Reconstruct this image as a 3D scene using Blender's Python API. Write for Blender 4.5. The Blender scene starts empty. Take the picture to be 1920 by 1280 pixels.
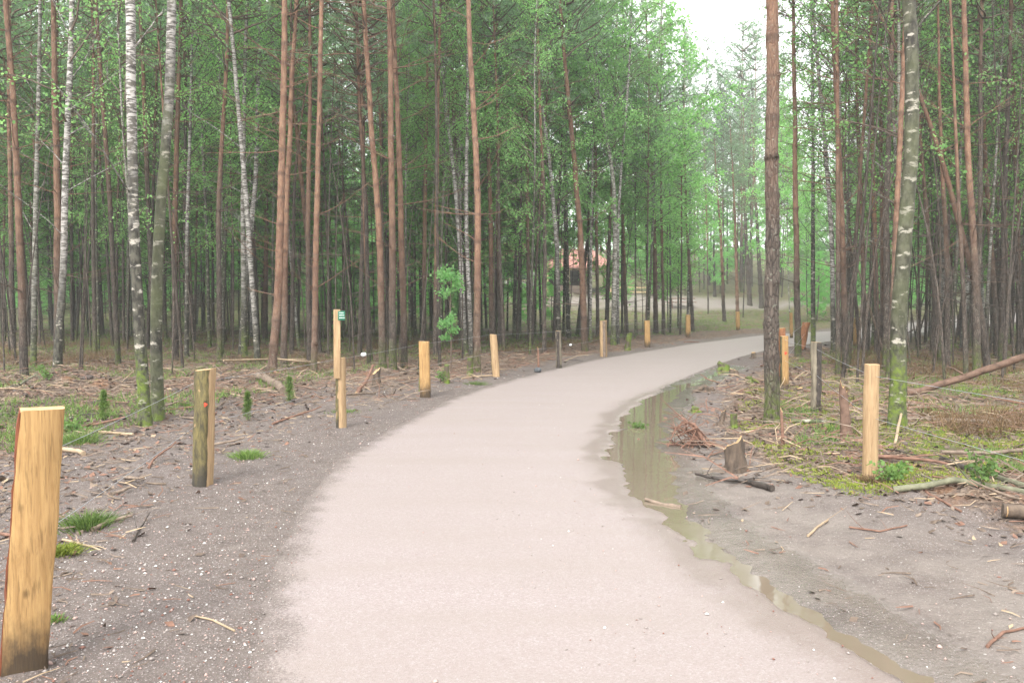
import bpy, math, random
import numpy as np
from mathutils import Vector, Matrix, Euler

SC = bpy.context.scene
COL = SC.collection
PI = math.pi

# ------------------------------------------------------------ camera, sky, sun, exposure
CAM_H, FPX = 1.6, 1500.0
PITCH = math.atan(75.0 / FPX)
cam_d = bpy.data.cameras.new('camera'); cam = bpy.data.objects.new('camera', cam_d); COL.objects.link(cam)
cam.location = (0, 0, CAM_H); cam.rotation_euler = (PI / 2 - PITCH, 0, 0)
cam_d.sensor_width = 36; cam_d.lens = 36 * FPX / 1920; cam_d.clip_end = 2000; cam_d.clip_start = 0.05
SC.camera = cam
SUN_EL, SUN_ROT = math.radians(46), math.radians(200)
W = bpy.data.worlds.new('World'); SC.world = W; W.use_nodes = True
wn = W.node_tree; wn.nodes.clear()
w_out = wn.nodes.new('ShaderNodeOutputWorld'); w_bg = wn.nodes.new('ShaderNodeBackground')
w_sky = wn.nodes.new('ShaderNodeTexSky'); w_sky.sky_type = 'NISHITA'; w_sky.sun_disc = False
w_sky.sun_elevation = SUN_EL; w_sky.sun_rotation = SUN_ROT; w_sky.dust_density = 4; w_sky.air_density = 1.0
w_hsv = wn.nodes.new('ShaderNodeHueSaturation'); w_hsv.inputs['Saturation'].default_value = 0.12   # overcast: cloud hides the blue
w_mix = wn.nodes.new('ShaderNodeMixRGB'); w_mix.inputs[0].default_value = 0.6; w_mix.inputs[2].default_value = (9, 9.1, 9.3, 1)
wn.links.new(w_sky.outputs[0], w_hsv.inputs['Color']); wn.links.new(w_hsv.outputs[0], w_mix.inputs[1])
wn.links.new(w_mix.outputs[0], w_bg.inputs['Color']); w_bg.inputs['Strength'].default_value = 0.14
wn.links.new(w_bg.outputs[0], w_out.inputs[0])
sun_d = bpy.data.lights.new('sun', 'SUN'); sun_d.energy = 1.5; sun_d.angle = math.radians(20); sun_d.color = (1, .97, .92)
sun = bpy.data.objects.new('sun', sun_d); COL.objects.link(sun)
sun.rotation_euler = (PI / 2 - SUN_EL, 0, PI - SUN_ROT)
SC.view_settings.view_transform = 'Standard'; SC.view_settings.look = 'None'
SC.view_settings.exposure = 1.5; SC.view_settings.gamma = 1; SC.view_settings.use_curve_mapping = False
SC.render.engine = 'CYCLES'
cy = SC.cycles; cy.use_denoising = True; cy.max_bounces = 8; cy.diffuse_bounces = 5; cy.glossy_bounces = 2
cy.transmission_bounces = 3; cy.transparent_max_bounces = 4; cy.volume_bounces = 0; cy.use_adaptive_sampling = True
cy.adaptive_threshold = 0.02

# ------------------------------------------------------------ numbers and noise
rnd = random.Random(7); R = np.random.default_rng(7)

def smooth(a, b, x):
    t = np.clip((x - a) / (b - a), 0, 1); return t * t * (3 - 2 * t)

def vnoise(x, y, seed=0):
    x = np.asarray(x, float); y = np.asarray(y, float)
    xi = np.floor(x).astype(np.int64); yi = np.floor(y).astype(np.int64); fx = x - xi; fy = y - yi
    fx = fx * fx * (3 - 2 * fx); fy = fy * fy * (3 - 2 * fy)
    def h(a, b):
        n = (a * 374761393 + b * 668265263 + seed * 974634777) & 0xffffffff
        n = ((n ^ (n >> 13)) * 1274126177) & 0xffffffff
        return ((n ^ (n >> 16)) & 0xffff) / 65535.0
    return (h(xi, yi) * (1 - fx) + h(xi + 1, yi) * fx) * (1 - fy) + (h(xi, yi + 1) * (1 - fx) + h(xi + 1, yi + 1) * fx) * fy

def fbm(x, y, seed=0, o=4):
    s = 0; a = .5; t = 0
    for k in range(o):
        s = s + a * vnoise(np.asarray(x) * 2 ** k, np.asarray(y) * 2 ** k, seed + k * 17); t += a; a *= .5
    return s / t

HY = [-50, 44, 55, 62, 68, 75, 95, 150, 400]; HZ = [0, 0, .3, .8, 1.7, 2.6, 5.0, 11.0, 26]
def H0(x, y): return np.interp(y, HY, HZ)

FW = Vector((0, math.cos(PITCH), -math.sin(PITCH))); UP = Vector((0, math.sin(PITCH), math.cos(PITCH)))
def ray(px, py): return FW + UP * ((640 - py) / FPX) + Vector((1, 0, 0)) * ((px - 960) / FPX)
def on_ground(px, py):                      # where a sight line meets the terrain
    d = ray(px, py); t = 1.0
    while t < 300:
        p = Vector((0, 0, CAM_H)) + d * t
        if p.z <= H0(p.x, p.y): break
        t += .04
    return Vector((p.x, p.y, float(H0(p.x, p.y))))
def at_depth(px, py, y):                    # the point of a sight line at distance y
    d = ray(px, py); return Vector((0, 0, CAM_H)) + d * (y / d.y)
def project(p):
    v = Vector(p) - Vector((0, 0, CAM_H)); c = v.dot(FW); return 960 + FPX * v.x / c, 640 - FPX * v.dot(UP) / c

# ------------------------------------------------------------ mesh helpers
class MB:
    def __init__(s): s.v = []; s.q = []; s.t = []; s.qm = []; s.tm = []; s.n = 0
    def add(s, v, f, m=0):
        v = np.asarray(v, float); f = np.asarray(f, int)
        if len(f) == 0: return
        s.v.append(v)
        if f.shape[1] == 4: s.q.append(f + s.n); s.qm.append(np.full(len(f), m))
        else: s.t.append(f + s.n); s.tm.append(np.full(len(f), m))
        s.n += len(v)
    def mesh(s, name, mats, smooth_=True):
        me = bpy.data.meshes.new(name)
        v = np.concatenate(s.v)
        q = np.concatenate(s.q) if s.q else np.zeros((0, 4), int); t = np.concatenate(s.t) if s.t else np.zeros((0, 3), int)
        me.vertices.add(len(v)); me.vertices.foreach_set('co', v.astype(np.float32).ravel())
        idx = np.concatenate([q.ravel(), t.ravel()]).astype(np.int32)
        me.loops.add(len(idx)); me.loops.foreach_set('vertex_index', idx)
        nq, nt = len(q), len(t)
        me.polygons.add(nq + nt)
        me.polygons.foreach_set('loop_start', np.concatenate([np.arange(nq) * 4, nq * 4 + np.arange(nt) * 3]).astype(np.int32))
        me.polygons.foreach_set('loop_total', np.concatenate([np.full(nq, 4), np.full(nt, 3)]).astype(np.int32))
        mi = np.concatenate([*(s.qm or [np.zeros(0)]), *(s.tm or [np.zeros(0)])]).astype(np.int32)
        me.polygons.foreach_set('material_index', mi)
        if smooth_: me.polygons.foreach_set('use_smooth', np.ones(nq + nt, bool))
        me.update(calc_edges=True)
        for m in (mats if isinstance(mats, (list, tuple)) else [mats]): me.materials.append(m)
        return me

def tube(mb, pts, rad, sides=8, m=0, cap=True, wob=0, seed=0):
    P = np.asarray(pts, float); r = np.asarray(rad, float); n = len(P)
    if r.ndim == 0: r = np.full(n, float(r))
    T = np.gradient(P, axis=0); T /= np.linalg.norm(T, axis=1)[:, None] + 1e-9
    ref = np.eye(3)[np.argmin(np.abs(T.mean(0)))]
    A = np.cross(T, ref); A /= np.linalg.norm(A, axis=1)[:, None]; B = np.cross(T, A)
    a = np.arange(sides) * 2 * PI / sides
    rr = np.repeat(r[:, None], sides, 1)
    if wob: rr = rr * (1 + wob * (np.random.default_rng(seed).random((n, sides)) - .5) * 2)
    V = P[:, None] + rr[..., None] * (np.cos(a)[None, :, None] * A[:, None] + np.sin(a)[None, :, None] * B[:, None])
    V = V.reshape(-1, 3)
    i = np.arange(n - 1)[:, None] * sides; j = np.arange(sides)[None]; k = (j + 1) % sides
    F = np.stack([i + j, i + k, i + sides + k, i + sides + j], -1).reshape(-1, 4)
    mb.add(V, F, m)
    if cap and sides > 2:
        for e, rev in ((0, True), (n - 1, False)):
            ring = V[e * sides:(e + 1) * sides]; vv = np.vstack([ring, P[e]])
            ff = np.array([[q, (q + 1) % sides, sides] for q in range(sides)])
            mb.add(vv, ff[:, ::-1] if not rev else ff, m)

def link(name, me, parent=None, loc=None, rot=None):
    o = bpy.data.objects.new(name, me); COL.objects.link(o)
    if parent: o.parent = parent
    if loc is not None: o.location = loc
    if rot is not None: o.rotation_euler = rot
    return o
def tag(o, label=None, cat=None, group=None, kind=None):
    if label: o['label'] = label
    if cat: o['category'] = cat
    if group: o['group'] = group
    if kind: o['kind'] = kind
    return o
def empty(name, loc, rz=0):
    o = bpy.data.objects.new(name, None); COL.objects.link(o); o.location = loc; o.rotation_euler = (0, 0, rz); o.empty_display_size = .2
    return o

# ------------------------------------------------------------ materials
class N:
    def __init__(s, name):
        s.m = bpy.data.materials.new(name); s.m.use_nodes = True; s.nt = s.m.node_tree; s.nt.nodes.clear()
        s.out = s.nt.nodes.new('ShaderNodeOutputMaterial')
    def n(s, t, **k):
        o = s.nt.nodes.new(t)
        for a, b in k.items(): setattr(o, a, b)
        return o
    def l(s, a, b): s.nt.links.new(a, b)
    def pos(s, kind='Object', scale=(1, 1, 1)):
        t = s.n('ShaderNodeTexCoord'); mp = s.n('ShaderNodeMapping'); mp.inputs['Scale'].default_value = scale
        s.l(t.outputs[kind], mp.inputs[0]); return mp.outputs[0]
    def noise(s, vec, scale, detail=3, rough=.6, dist=0):
        o = s.n('ShaderNodeTexNoise'); o.inputs['Scale'].default_value = scale; o.inputs['Detail'].default_value = detail
        o.inputs['Roughness'].default_value = rough; o.inputs['Distortion'].default_value = dist
        s.l(vec, o.inputs['Vector']); return o.outputs['Fac']
    def vor(s, vec, scale, feature='F1', out='Distance'):
        o = s.n('ShaderNodeTexVoronoi', feature=feature); o.inputs['Scale'].default_value = scale; s.l(vec, o.inputs['Vector']); return o.outputs[out]
    def ramp(s, fac, stops):
        o = s.n('ShaderNodeValToRGB'); e = o.color_ramp.elements
        while len(e) < len(stops): e.new(.5)
        for q, (p, c) in zip(e, stops): q.position = p; q.color = (*c, 1) if len(c) == 3 else c
        s.l(fac, o.inputs[0]); return o.outputs[0]
    def step(s, fac, a, b): return s.ramp(fac, [(a, (0, 0, 0)), (b, (1, 1, 1))])
    def mix(s, f, a, b, mode='MIX'):
        o = s.n('ShaderNodeMixRGB', blend_type=mode)
        for i, x in ((0, f), (1, a), (2, b)):
            if isinstance(x, (int, float)): o.inputs[i].default_value = x if i == 0 else (x, x, x, 1)
            elif isinstance(x, tuple): o.inputs[i].default_value = (*x, 1)
            else: s.l(x, o.inputs[i])
        return o.outputs[0]
    def math(s, op, a, b=0.0):
        o = s.n('ShaderNodeMath', operation=op)
        for i, x in ((0, a), (1, b)):
            if isinstance(x, (int, float)): o.inputs[i].default_value = x
            else: s.l(x, o.inputs[i])
        return o.outputs[0]
    def mr(s, x, a, b, c=0., d=1.):
        o = s.n('ShaderNodeMapRange'); s.l(x, o.inputs[0])
        for i, v in enumerate((a, b, c, d)): o.inputs[i + 1].default_value = v
        return o.outputs[0]
    def prop(s, name):
        o = s.n('ShaderNodeAttribute', attribute_type='OBJECT', attribute_name=name); return o.outputs['Fac']
    def attr(s, name):
        o = s.n('ShaderNodeAttribute', attribute_name=name); return o.outputs['Color']
    def sep(s, x):
        o = s.n('ShaderNodeSeparateXYZ'); s.l(x, o.inputs[0]); return o.outputs
    def rand(s): return s.n('ShaderNodeObjectInfo').outputs['Random']
    def finish(s, col, rough=.85, bump=None, bs=.5, bd=.02, spec=.3, metal=0, trans=0):
        b = s.n('ShaderNodeBsdfPrincipled')
        for nm, x in (('Base Color', col), ('Roughness', rough), ('Specular IOR Level', spec), ('Metallic', metal)):
            if isinstance(x, tuple): b.inputs[nm].default_value = (*x, 1)
            elif isinstance(x, (int, float)): b.inputs[nm].default_value = x
            else: s.l(x, b.inputs[nm])
        if bump is not None:
            u = s.n('ShaderNodeBump'); u.inputs['Strength'].default_value = bs; u.inputs['Distance'].default_value = bd
            s.l(bump, u.inputs['Height']); s.l(u.outputs[0], b.inputs['Normal'])
        sh = b.outputs[0]
        if trans:
            t = s.n('ShaderNodeBsdfTranslucent'); s.l(s.mix(1, col, (1.8, 1.8, 1.4), 'MULTIPLY'), t.inputs[0])
            mx = s.n('ShaderNodeMixShader'); mx.inputs[0].default_value = trans; s.l(sh, mx.inputs[1]); s.l(t.outputs[0], mx.inputs[2]); sh = mx.outputs[0]
        s.l(sh, s.out.inputs[0]); return s.m

def m_pine_bark():
    k = N('pine_bark'); p = k.pos(); z = k.sep(p)[2]
    st = k.pos(scale=(1, 1, .28))
    plates = k.vor(st, 26, 'DISTANCE_TO_EDGE'); n1 = k.noise(st, 22, 4); n2 = k.noise(p, 1.3, 2)
    low = k.mix(k.step(n1, .35, .65), (.052, .041, .034), (.14, .112, .09))
    low = k.mix(k.step(plates, .0, .12), (.035, .026, .022), low)
    flake = k.noise(k.pos(scale=(1, 1, .5)), 9, 4)
    up = k.mix(k.step(flake, .38, .62), (.145, .078, .052), (.255, .15, .096))
    up = k.mix(k.step(k.noise(k.pos(scale=(1, 1, .4)), 34, 3), .56, .66), up, (.17, .085, .06))
    h = k.math('ADD', z, k.math('MULTIPLY', n2, 2.6))
    h = k.math('ADD', h, k.math('MULTIPLY', k.prop('orange'), 2.8))
    col = k.mix(k.mr(h, 3.2, 6.2), low, up)
    lich = k.step(k.noise(p, 30, 2), .62, .68); col = k.mix(k.math('MULTIPLY', lich, .45), col, (.26, .28, .22))
    mossh = k.math('SUBTRACT', k.math('ADD', k.prop('moss'), k.math('MULTIPLY', k.noise(p, 6, 3), .6)), k.math('ADD', z, .25))
    col = k.mix(k.math('MULTIPLY', k.mr(mossh, -.15, .45), k.step(k.noise(p, 11, 5, .75), .42, .58)), col, k.mix(n1, (.045, .07, .012), (.12, .155, .03)))
    rg_ = k.n('ShaderNodeAttribute', attribute_name='ring').outputs['Fac']; rm = k.math('MULTIPLY', k.step(k.math('ADD', rg_, k.math('MULTIPLY', k.math('SUBTRACT', k.noise(p, 25, 3), .5), .9)), .25, .7), .5); col = k.mix(rm, col, (.055, .038, .03))
    br = k.mr(k.rand(), 0, 1, .72, 1.15); col = k.mix(1, col, k.mix(1, (1, 1, 1), br, 'MULTIPLY'), 'MULTIPLY')
    return k.finish(col, .9, k.math('ADD', k.math('MULTIPLY', k.step(plates, 0, .15), .6), n1), .8, .015)

def m_birch_bark():
    k = N('birch_bark'); p = k.pos(); z = k.sep(p)[2]
    hz = k.pos(scale=(1, 1, 6)); n0 = k.noise(p, 2.2, 3)
    white = k.mix(k.noise(p, 5, 2), (.47, .45, .42), (.32, .295, .27))
    lent = k.step(k.noise(hz, 7.5, 4, .65), .47, .56)
    col = k.mix(lent, white, (.055, .048, .042))
    scar = k.step(k.noise(k.pos(scale=(1, 1, 1.8)), 6.5, 3), .53, .60); col = k.mix(scar, col, (.10, .09, .075))
    rough = k.mix(k.step(k.noise(k.pos(scale=(1, 1, .5)), 18, 3), .42, .60), (.028, .025, .02), (.085, .08, .06))
    rough = k.mix(k.step(k.noise(k.pos(scale=(1, 1, 2.2)), 7, 4), .58, .64), rough, (.36, .33, .28))
    h = k.math('ADD', z, k.math('MULTIPLY', n0, 3.0)); h = k.math('SUBTRACT', h, k.math('MULTIPLY', k.prop('rugged'), 4.0))
    col = k.mix(k.mr(h, 1.6, 3.4), rough, col)
    algae = k.math('MULTIPLY', k.step(k.noise(p, 1.4, 3), .4, .6), k.prop('algae')); col = k.mix(algae, col, k.mix(k.noise(p, 20, 2), (.05, .06, .025), (.13, .14, .07)))
    mossh = k.math('SUBTRACT', k.math('ADD', k.prop('moss'), k.math('MULTIPLY', k.noise(p, 7, 3), .6)), k.math('ADD', z, .25))
    col = k.mix(k.math('MULTIPLY', k.mr(mossh, -.15, .45), k.step(k.noise(p, 10, 5, .75), .42, .58)), col, k.mix(k.noise(p, 30, 2), (.05, .085, .012), (.17, .22, .035)))
    return k.finish(col, .75, k.noise(hz, 9, 4), .6, .012)

def m_leaf(name, a, b, trans=.35, rough=.6):
    k = N(name); p = k.pos('Object')
    g = k.n('ShaderNodeNewGeometry').outputs['Random Per Island']
    col = k.mix(g, a, b); t = k.mr(k.rand(), 0, 1, .78, 1.25)
    col = k.mix(1, col, k.mix(1, (1, 1, 1), t, 'MULTIPLY'), 'MULTIPLY')
    return k.finish(col, rough, spec=.25, trans=trans)

def m_wood(name, light, dark, stain=None, grain=(14, 14, .9), zst=.22, mark=None):
    k = N(name); p = k.pos(); z = k.sep(p)[2]; g = k.noise(k.pos(scale=grain), 3.5, 5, .65, .6); f = k.noise(k.pos(scale=(40, 40, 1.5)), 3, 3)
    col = k.mix(k.step(g, .35, .68), dark, light); col = k.mix(k.math('MULTIPLY', k.step(f, .54, .66), .55), col, tuple(c * .45 for c in dark))
    b = k.noise(p, 3, 3); col = k.mix(k.math('MULTIPLY', k.step(b, .5, .75), .35), col, tuple(min(1, c * 1.25) for c in light))
    kn = k.n('ShaderNodeTexVoronoi'); kn.inputs['Scale'].default_value = 3.2; k.l(k.pos(scale=(1.6, 1.6, 1)), kn.inputs['Vector']); col = k.mix(k.mr(k.math('ADD', kn.outputs['Distance'], k.math('MULTIPLY', g, .12)), .10, .15, .75, 0.), col, tuple(c * .35 for c in dark))
    if stain:
        h = k.math('SUBTRACT', z, k.math('MULTIPLY', k.noise(k.pos(scale=(1, 1, .45)), 13, 4, .7), .42)); col = k.mix(k.mr(h, -.16, zst - .26, .92, 0.), col, stain)
    if mark:                                       # a dab of red paint
        dist = k.n('ShaderNodeVectorMath', operation='DISTANCE'); k.l(p, dist.inputs[0]); dist.inputs[1].default_value = mark[0]
        d2 = k.math('ADD', dist.outputs['Value'], k.math('MULTIPLY', k.noise(p, 30, 2), .03)); col = k.mix(k.mr(d2, mark[1], mark[1] + .015, .85, 0.), col, (.55, .05, .02))
    return k.finish(col, .7, g, .5, .006, .3)

def m_simple(name, a, b, scale=20, rough=.85, bs=.4, bd=.005, spec=.3, metal=0, stretch=(1, 1, 1)):
    k = N(name); n = k.noise(k.pos(scale=stretch), scale, 4); return k.finish(k.mix(k.step(n, .3, .7), a, b), rough, n, bs, bd, spec, metal)

def mud_col(k, p):
    n_s = k.noise(p, 38, 4, .7); n_m = k.noise(p, 6, 4); n_l = k.noise(p, .9, 3)
    md = k.mix(k.step(n_m, .3, .7), (.103, .083, .071), (.165, .137, .119)); md = k.mix(k.math('MULTIPLY', k.step(n_s, .42, .7), .6), md, (.075, .058, .052))
    md = k.mix(k.math('MULTIPLY', k.step(n_l, .45, .6), .4), md, k.mix(n_s, (.085, .068, .062), (.16, .135, .125)))
    for sc, th, fr in ((48, .33, .80), (90, .36, .62), (150, .4, .5)):
        peb = k.n('ShaderNodeTexVoronoi'); peb.inputs['Scale'].default_value = sc; k.l(p, peb.inputs['Vector']); c = k.sep(peb.outputs['Color'])
        pm = k.math('MULTIPLY', k.math('LESS_THAN', peb.outputs['Distance'], th), k.math('GREATER_THAN', c[1], fr))
        md = k.mix(k.math('MULTIPLY', pm, .75), md, k.ramp(c[0], [(0, (.10, .07, .062)), (.35, (.21, .16, .15)), (.6, (.17, .15, .14)), (.9, (.33, .28, .265)), (1, (.55, .52, .5))]))
    return md, n_s, n_m
def path_col(k, p, fine):
    v = k.n('ShaderNodeTexVoronoi'); v.inputs['Scale'].default_value = 130; k.l(p, v.inputs['Vector']); c = k.sep(v.outputs['Color'])
    base = k.ramp(c[0], [(0, (.225, .183, .173)), (.35, (.255, .211, .200)), (.8, (.276, .233, .222)), (1, (.32, .29, .28))])
    n = k.noise(k.pos(scale=(.35, 1.8, 1)), 1.1, 5); base = k.mix(k.math('MULTIPLY', k.step(n, .35, .7), .6), base, (.235, .196, .174))
    return k.mix(k.math('MULTIPLY', k.step(fine, .6, .75), .3), base, (.2, .155, .14)), n, v
def spill(k, p, e):            # loose gravel thinning out over the soil
    f = k.math('ADD', e, k.math('MULTIPLY', k.math('SUBTRACT', k.noise(p, 70, 2, .8), .5), .8)); f = k.math('ADD', f, k.math('MULTIPLY', k.math('SUBTRACT', k.noise(p, 3.5, 4), .5), .7)); return k.mr(f, .38, .62)

def m_ground():
    k = N('forest_ground'); p = k.pos(); a = k.n('ShaderNodeAttribute', attribute_name='mask')
    sp = k.n('ShaderNodeSeparateColor'); k.l(a.outputs['Color'], sp.inputs[0]); mud, green, sand = sp.outputs; wet = a.outputs['Alpha']
    md, n_s, n_m = mud_col(k, p)
    cellv = k.sep(k.vor(p, 42, out='Color'))[0]
    lit = k.ramp(cellv, [(0, (.045, .032, .025)), (.4, (.10, .066, .045)), (.75, (.19, .125, .085)), (1, (.30, .23, .17))])
    lit = k.mix(k.step(n_m, .4, .65), lit, k.mix(n_s, (.045, .035, .028), (.13, .09, .07)))
    rust = k.step(k.noise(p, 2.1, 3), .55, .68); lit = k.mix(k.math('MULTIPLY', rust, .5), lit, k.mix(n_s, (.16, .065, .03), (.28, .14, .07)))
    f = k.math('ADD', mud, k.math('MULTIPLY', k.math('SUBTRACT', k.noise(p, 3, 4), .5), 1.3))
    col = k.mix(k.mr(f, .35, .65), lit, md)
    gf = k.math('ADD', green, k.math('MULTIPLY', k.math('SUBTRACT', k.noise(p, 4.5, 4), .5), 1.6))
    grn = k.mix(n_s, (.035, .055, .012), (.15, .19, .035)); col = k.mix(k.mr(gf, .55, .8), col, grn)
    col = k.mix(sand, col, k.mix(n_m, (.19, .163, .14), (.27, .235, .205)))
    fine = k.noise(p, 160, 3); pc, _, _ = path_col(k, p, fine); e = k.n('ShaderNodeAttribute', attribute_name='edge').outputs['Fac']
    col = k.mix(spill(k, p, e), pc, col)
    wf = k.math('ADD', wet, k.math('MULTIPLY', k.math('SUBTRACT', k.noise(p, 7, 3), .5), .7)); wf = k.mr(wf, .3, .8)
    col = k.mix(wf, col, k.mix(1, col, (.80, .78, .76), 'MULTIPLY'))
    h = k.math('ADD', k.math('MULTIPLY', n_s, .7), k.math('ADD', k.math('MULTIPLY', n_m, .9), k.math('MULTIPLY', cellv, .35)))
    r = k.mr(wf, 0, 1, .85, .16)
    return k.finish(col, r, k.mix(wf, h, k.math('MULTIPLY', h, .45)), .9, .028, k.mr(wf, 0, 1, .3, .9))

def m_path():
    k = N('path_gravel'); p = k.pos(); a = k.n('ShaderNodeAttribute', attribute_name='mask'); sp = k.n('ShaderNodeSeparateColor'); k.l(a.outputs['Color'], sp.inputs[0]); edge = sp.outputs[0]; wet = sp.outputs[1]
    fine = k.noise(p, 160, 3); base, n, v = path_col(k, p, fine); md = mud_col(k, p)[0]
    base = k.mix(spill(k, p, edge), base, md)
    rg = k.mr(k.math('ADD', wet, k.math('MULTIPLY', n, .3)), .3, 1.1, .62, .28)
    base = k.mix(k.mr(wet, .2, 1., 0., .5), base, k.mix(1, base, (.66, .60, .54), 'MULTIPLY'))
    return k.finish(base, rg, k.math('ADD', v.outputs['Distance'], fine), .35, .006, .45)

def m_water():
    k = N('muddy_water'); p = k.pos(); n = k.noise(p, 2.2, 3); rip = k.noise(k.pos(scale=(1, 2, 1)), 5, 2)
    col = k.mix(n, (.14, .108, .075), (.195, .158, .118))
    return k.finish(col, .045, rip, .10, .01, 1.0)

M = dict(pine=m_pine_bark(), birch=m_birch_bark(),
         needle=m_leaf('pine_needles', (.12, .21, .12), (.21, .31, .19), .4, .55),
         birchleaf=m_leaf('birch_leaves', (.15, .32, .11), (.27, .47, .19), .55),
         broad=m_leaf('beech_leaves', (.14, .32, .12), (.26, .48, .19), .55),
         herb=m_leaf('herb_leaves', (.08, .15, .04), (.15, .24, .07), .3),
         grass=m_leaf('grass_blades', (.06, .12, .025), (.17, .24, .07), .3),
         moss=m_leaf('moss_fronds', (.10, .14, .02), (.26, .30, .05), .2, .9),
         brack=m_leaf('dead_bracken', (.13, .08, .045), (.25, .17, .10), .2, .9),
         dark_twig=m_simple('twig_bark', (.07, .05, .04), (.16, .12, .09), 30),
         ground=m_ground(), path=m_path(), water=m_water())
M['stick_a'] = m_simple('grey_brown_stick', (.10, .075, .055), (.25, .19, .145), 14, stretch=(1, 1, 1))
M['stick_b'] = m_simple('peeled_stick', (.25, .18, .11), (.39, .30, .205), 10)
M['stick_c'] = m_simple('red_brown_stick', (.11, .058, .04), (.24, .135, .095), 16)
M['stick_d'] = m_simple('dark_wet_stick', (.022, .018, .016), (.075, .06, .05), 16, .45)
M['stick_l'] = m_simple('brown_log_bark', (.075, .045, .032), (.20, .125, .09), 14, stretch=(1, 1, 1))
M['stick_g'] = m_simple('grey_green_log', (.07, .072, .045), (.20, .195, .13), 12)
M['cut'] = m_simple('cut_wood', (.36, .22, .10), (.5, .35, .2), 25)

# ------------------------------------------------------------ the layout of path, puddle and clearings (ground coordinates)
def G(px, py): p = on_ground(px, py); return (p.x, p.y)
LE = [(-1.15, -6), (-1.1, 0)] + [G(*q) for q in ((470, 1275), (500, 1130), (530, 1030), (578, 930), (640, 862), (720, 812), (800, 770), (860, 742), (930, 720), (1040, 691), (1110, 675), (1200, 660), (1300, 644), (1430, 628))] + [(17.5, 43.5), (26, 52), (36, 60), (55, 70), (90, 84)]
RE = [(1.9, -6), (1.75, 0), (1.62, 3.3)] + [G(*q) for q in ((1520, 1165), (1395, 1082), (1330, 1022), (1262, 970), (1203, 928), (1163, 878), (1148, 832), (1165, 788), (1205, 752), (1255, 720), (1300, 700), (1345, 683), (1385, 669), (1440, 655), (1560, 639), (1700, 626))] + [(27, 48), (38, 56.5), (56, 66), (91, 80)]
LE = np.array(LE); RE = np.array(RE)
PUD = [(1375, 688, .11), (1330, 706, .14), (1285, 724, .18), (1238, 748, .24), (1210, 778, .30), (1197, 818, .31), (1203, 860, .30), (1220, 900, .26), (1238, 938, .17), (1268, 975, .08), (1322, 1022, .09), (1382, 1068, .095), (1450, 1116, .10), (1512, 1150, .08), (1600, 1205, .07), (1690, 1262, .10), (1800, 1340, .12)]
PW = np.array([[*G(x, y), r] for x, y, r in PUD])

def resample(P, n):
    d = np.r_[0, np.cumsum(np.linalg.norm(np.diff(P, axis=0), axis=1))]; t = np.linspace(0, 1, n) ** 1.0 * d[-1]
    Q = np.c_[np.interp(t, d, P[:, 0]), np.interp(t, d, P[:, 1])]
    for _ in range(3): Q[1:-1] = (Q[:-2] + 2 * Q[1:-1] + Q[2:]) / 4
    return Q
def seg_dist(x, y, P, rad=None):
    best = np.full(np.shape(x), 1e9)
    for i in range(len(P) - 1):
        ax, ay = P[i][:2]; bx, by = P[i + 1][:2]; dx, dy = bx - ax, by - ay
        t = np.clip(((x - ax) * dx + (y - ay) * dy) / (dx * dx + dy * dy), 0, 1)
        d = np.hypot(x - ax - t * dx, y - ay - t * dy)
        if rad is not None: d = d - (rad[i] * (1 - t) + rad[i + 1] * t)
        best = np.minimum(best, d)
    return best
POLY = np.vstack([LE, RE[::-1]])
def inside(x, y, P=POLY):
    x = np.asarray(x, float); y = np.asarray(y, float); c = np.zeros(x.shape, bool); n = len(P)
    for i in range(n):
        x1, y1 = P[i]; x2, y2 = P[(i + 1) % n]
        if y1 == y2: continue
        c ^= ((y1 > y) != (y2 > y)) & (x < (x2 - x1) * (y - y1) / (y2 - y1) + x1)
    return c
def path_sd(x, y):                 # negative inside the path; second value: distance to the left edge minus to the right
    dl = seg_dist(x, y, LE); dr = seg_dist(x, y, RE); d = np.minimum(dl, dr)
    return np.where(inside(x, y), -d, d), dl, dr
def pud_sd(x, y):
    return seg_dist(x, y, PW, PW[:, 2]) + (fbm(np.asarray(x) * 3.2, np.asarray(y) * 3.2, 5) - .5) * .30 + (fbm(np.asarray(x) * 9, np.asarray(y) * 9, 9, 4) - .5) * .2

MOUNDS = [(*G(125, 735), .75, .34), (*G(60, 760), .9, .2), (*G(200, 745), .6, .18), (*G(1835, 965), .55, .14), (*G(700, 712), .5, .15), (*G(1560, 585), 3, .4)]
def HH(x, y, sd=None, pd=None):
    x = np.asarray(x, float); y = np.asarray(y, float)
    if sd is None: sd = path_sd(x, y)[0]
    if pd is None: pd = pud_sd(x, y)
    z = H0(x, y).astype(float)
    off = smooth(.05, 1.6, sd)
    rough = off * (.17 * (fbm(x * .55, y * .55, 1) - .45) + smooth(1.5, 4, sd) * (.09 * (fbm(x * 3.1, y * 3.1, 21, 4) - .45) + .05 * (fbm(x * 11, y * 11, 22, 3) - .5)) + .075 * (fbm(x * 2.6, y * 2.6, 2) - .45) + .045 * (fbm(x * 9, y * 9, 3, 4) - .5))
    rough = rough + smooth(-.1, .4, sd) * .022 * (fbm(x * 7, y * 7, 4, 5) - .5)
    near = smooth(0, 90, y); rough = rough * (1 + 2 * near)
    for mx, my, mr, mh in MOUNDS: rough = rough + mh * np.exp(-((x - mx) ** 2 + (y - my) ** 2) / mr ** 2) * (.6 + .8 * fbm(x * 4, y * 4, 8))
    z = z + np.maximum(rough, -.03 + 0 * rough) + .012 * smooth(0, .5, sd)
    z = z - .034 * smooth(.10, -.14, pd) + .012 * smooth(.15, -.1, pd) * (fbm(x * 8, y * 8, 51, 3) - .5)
    return z
def gz(x, y): return float(HH(np.array([x]), np.array([y]))[0])

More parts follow.
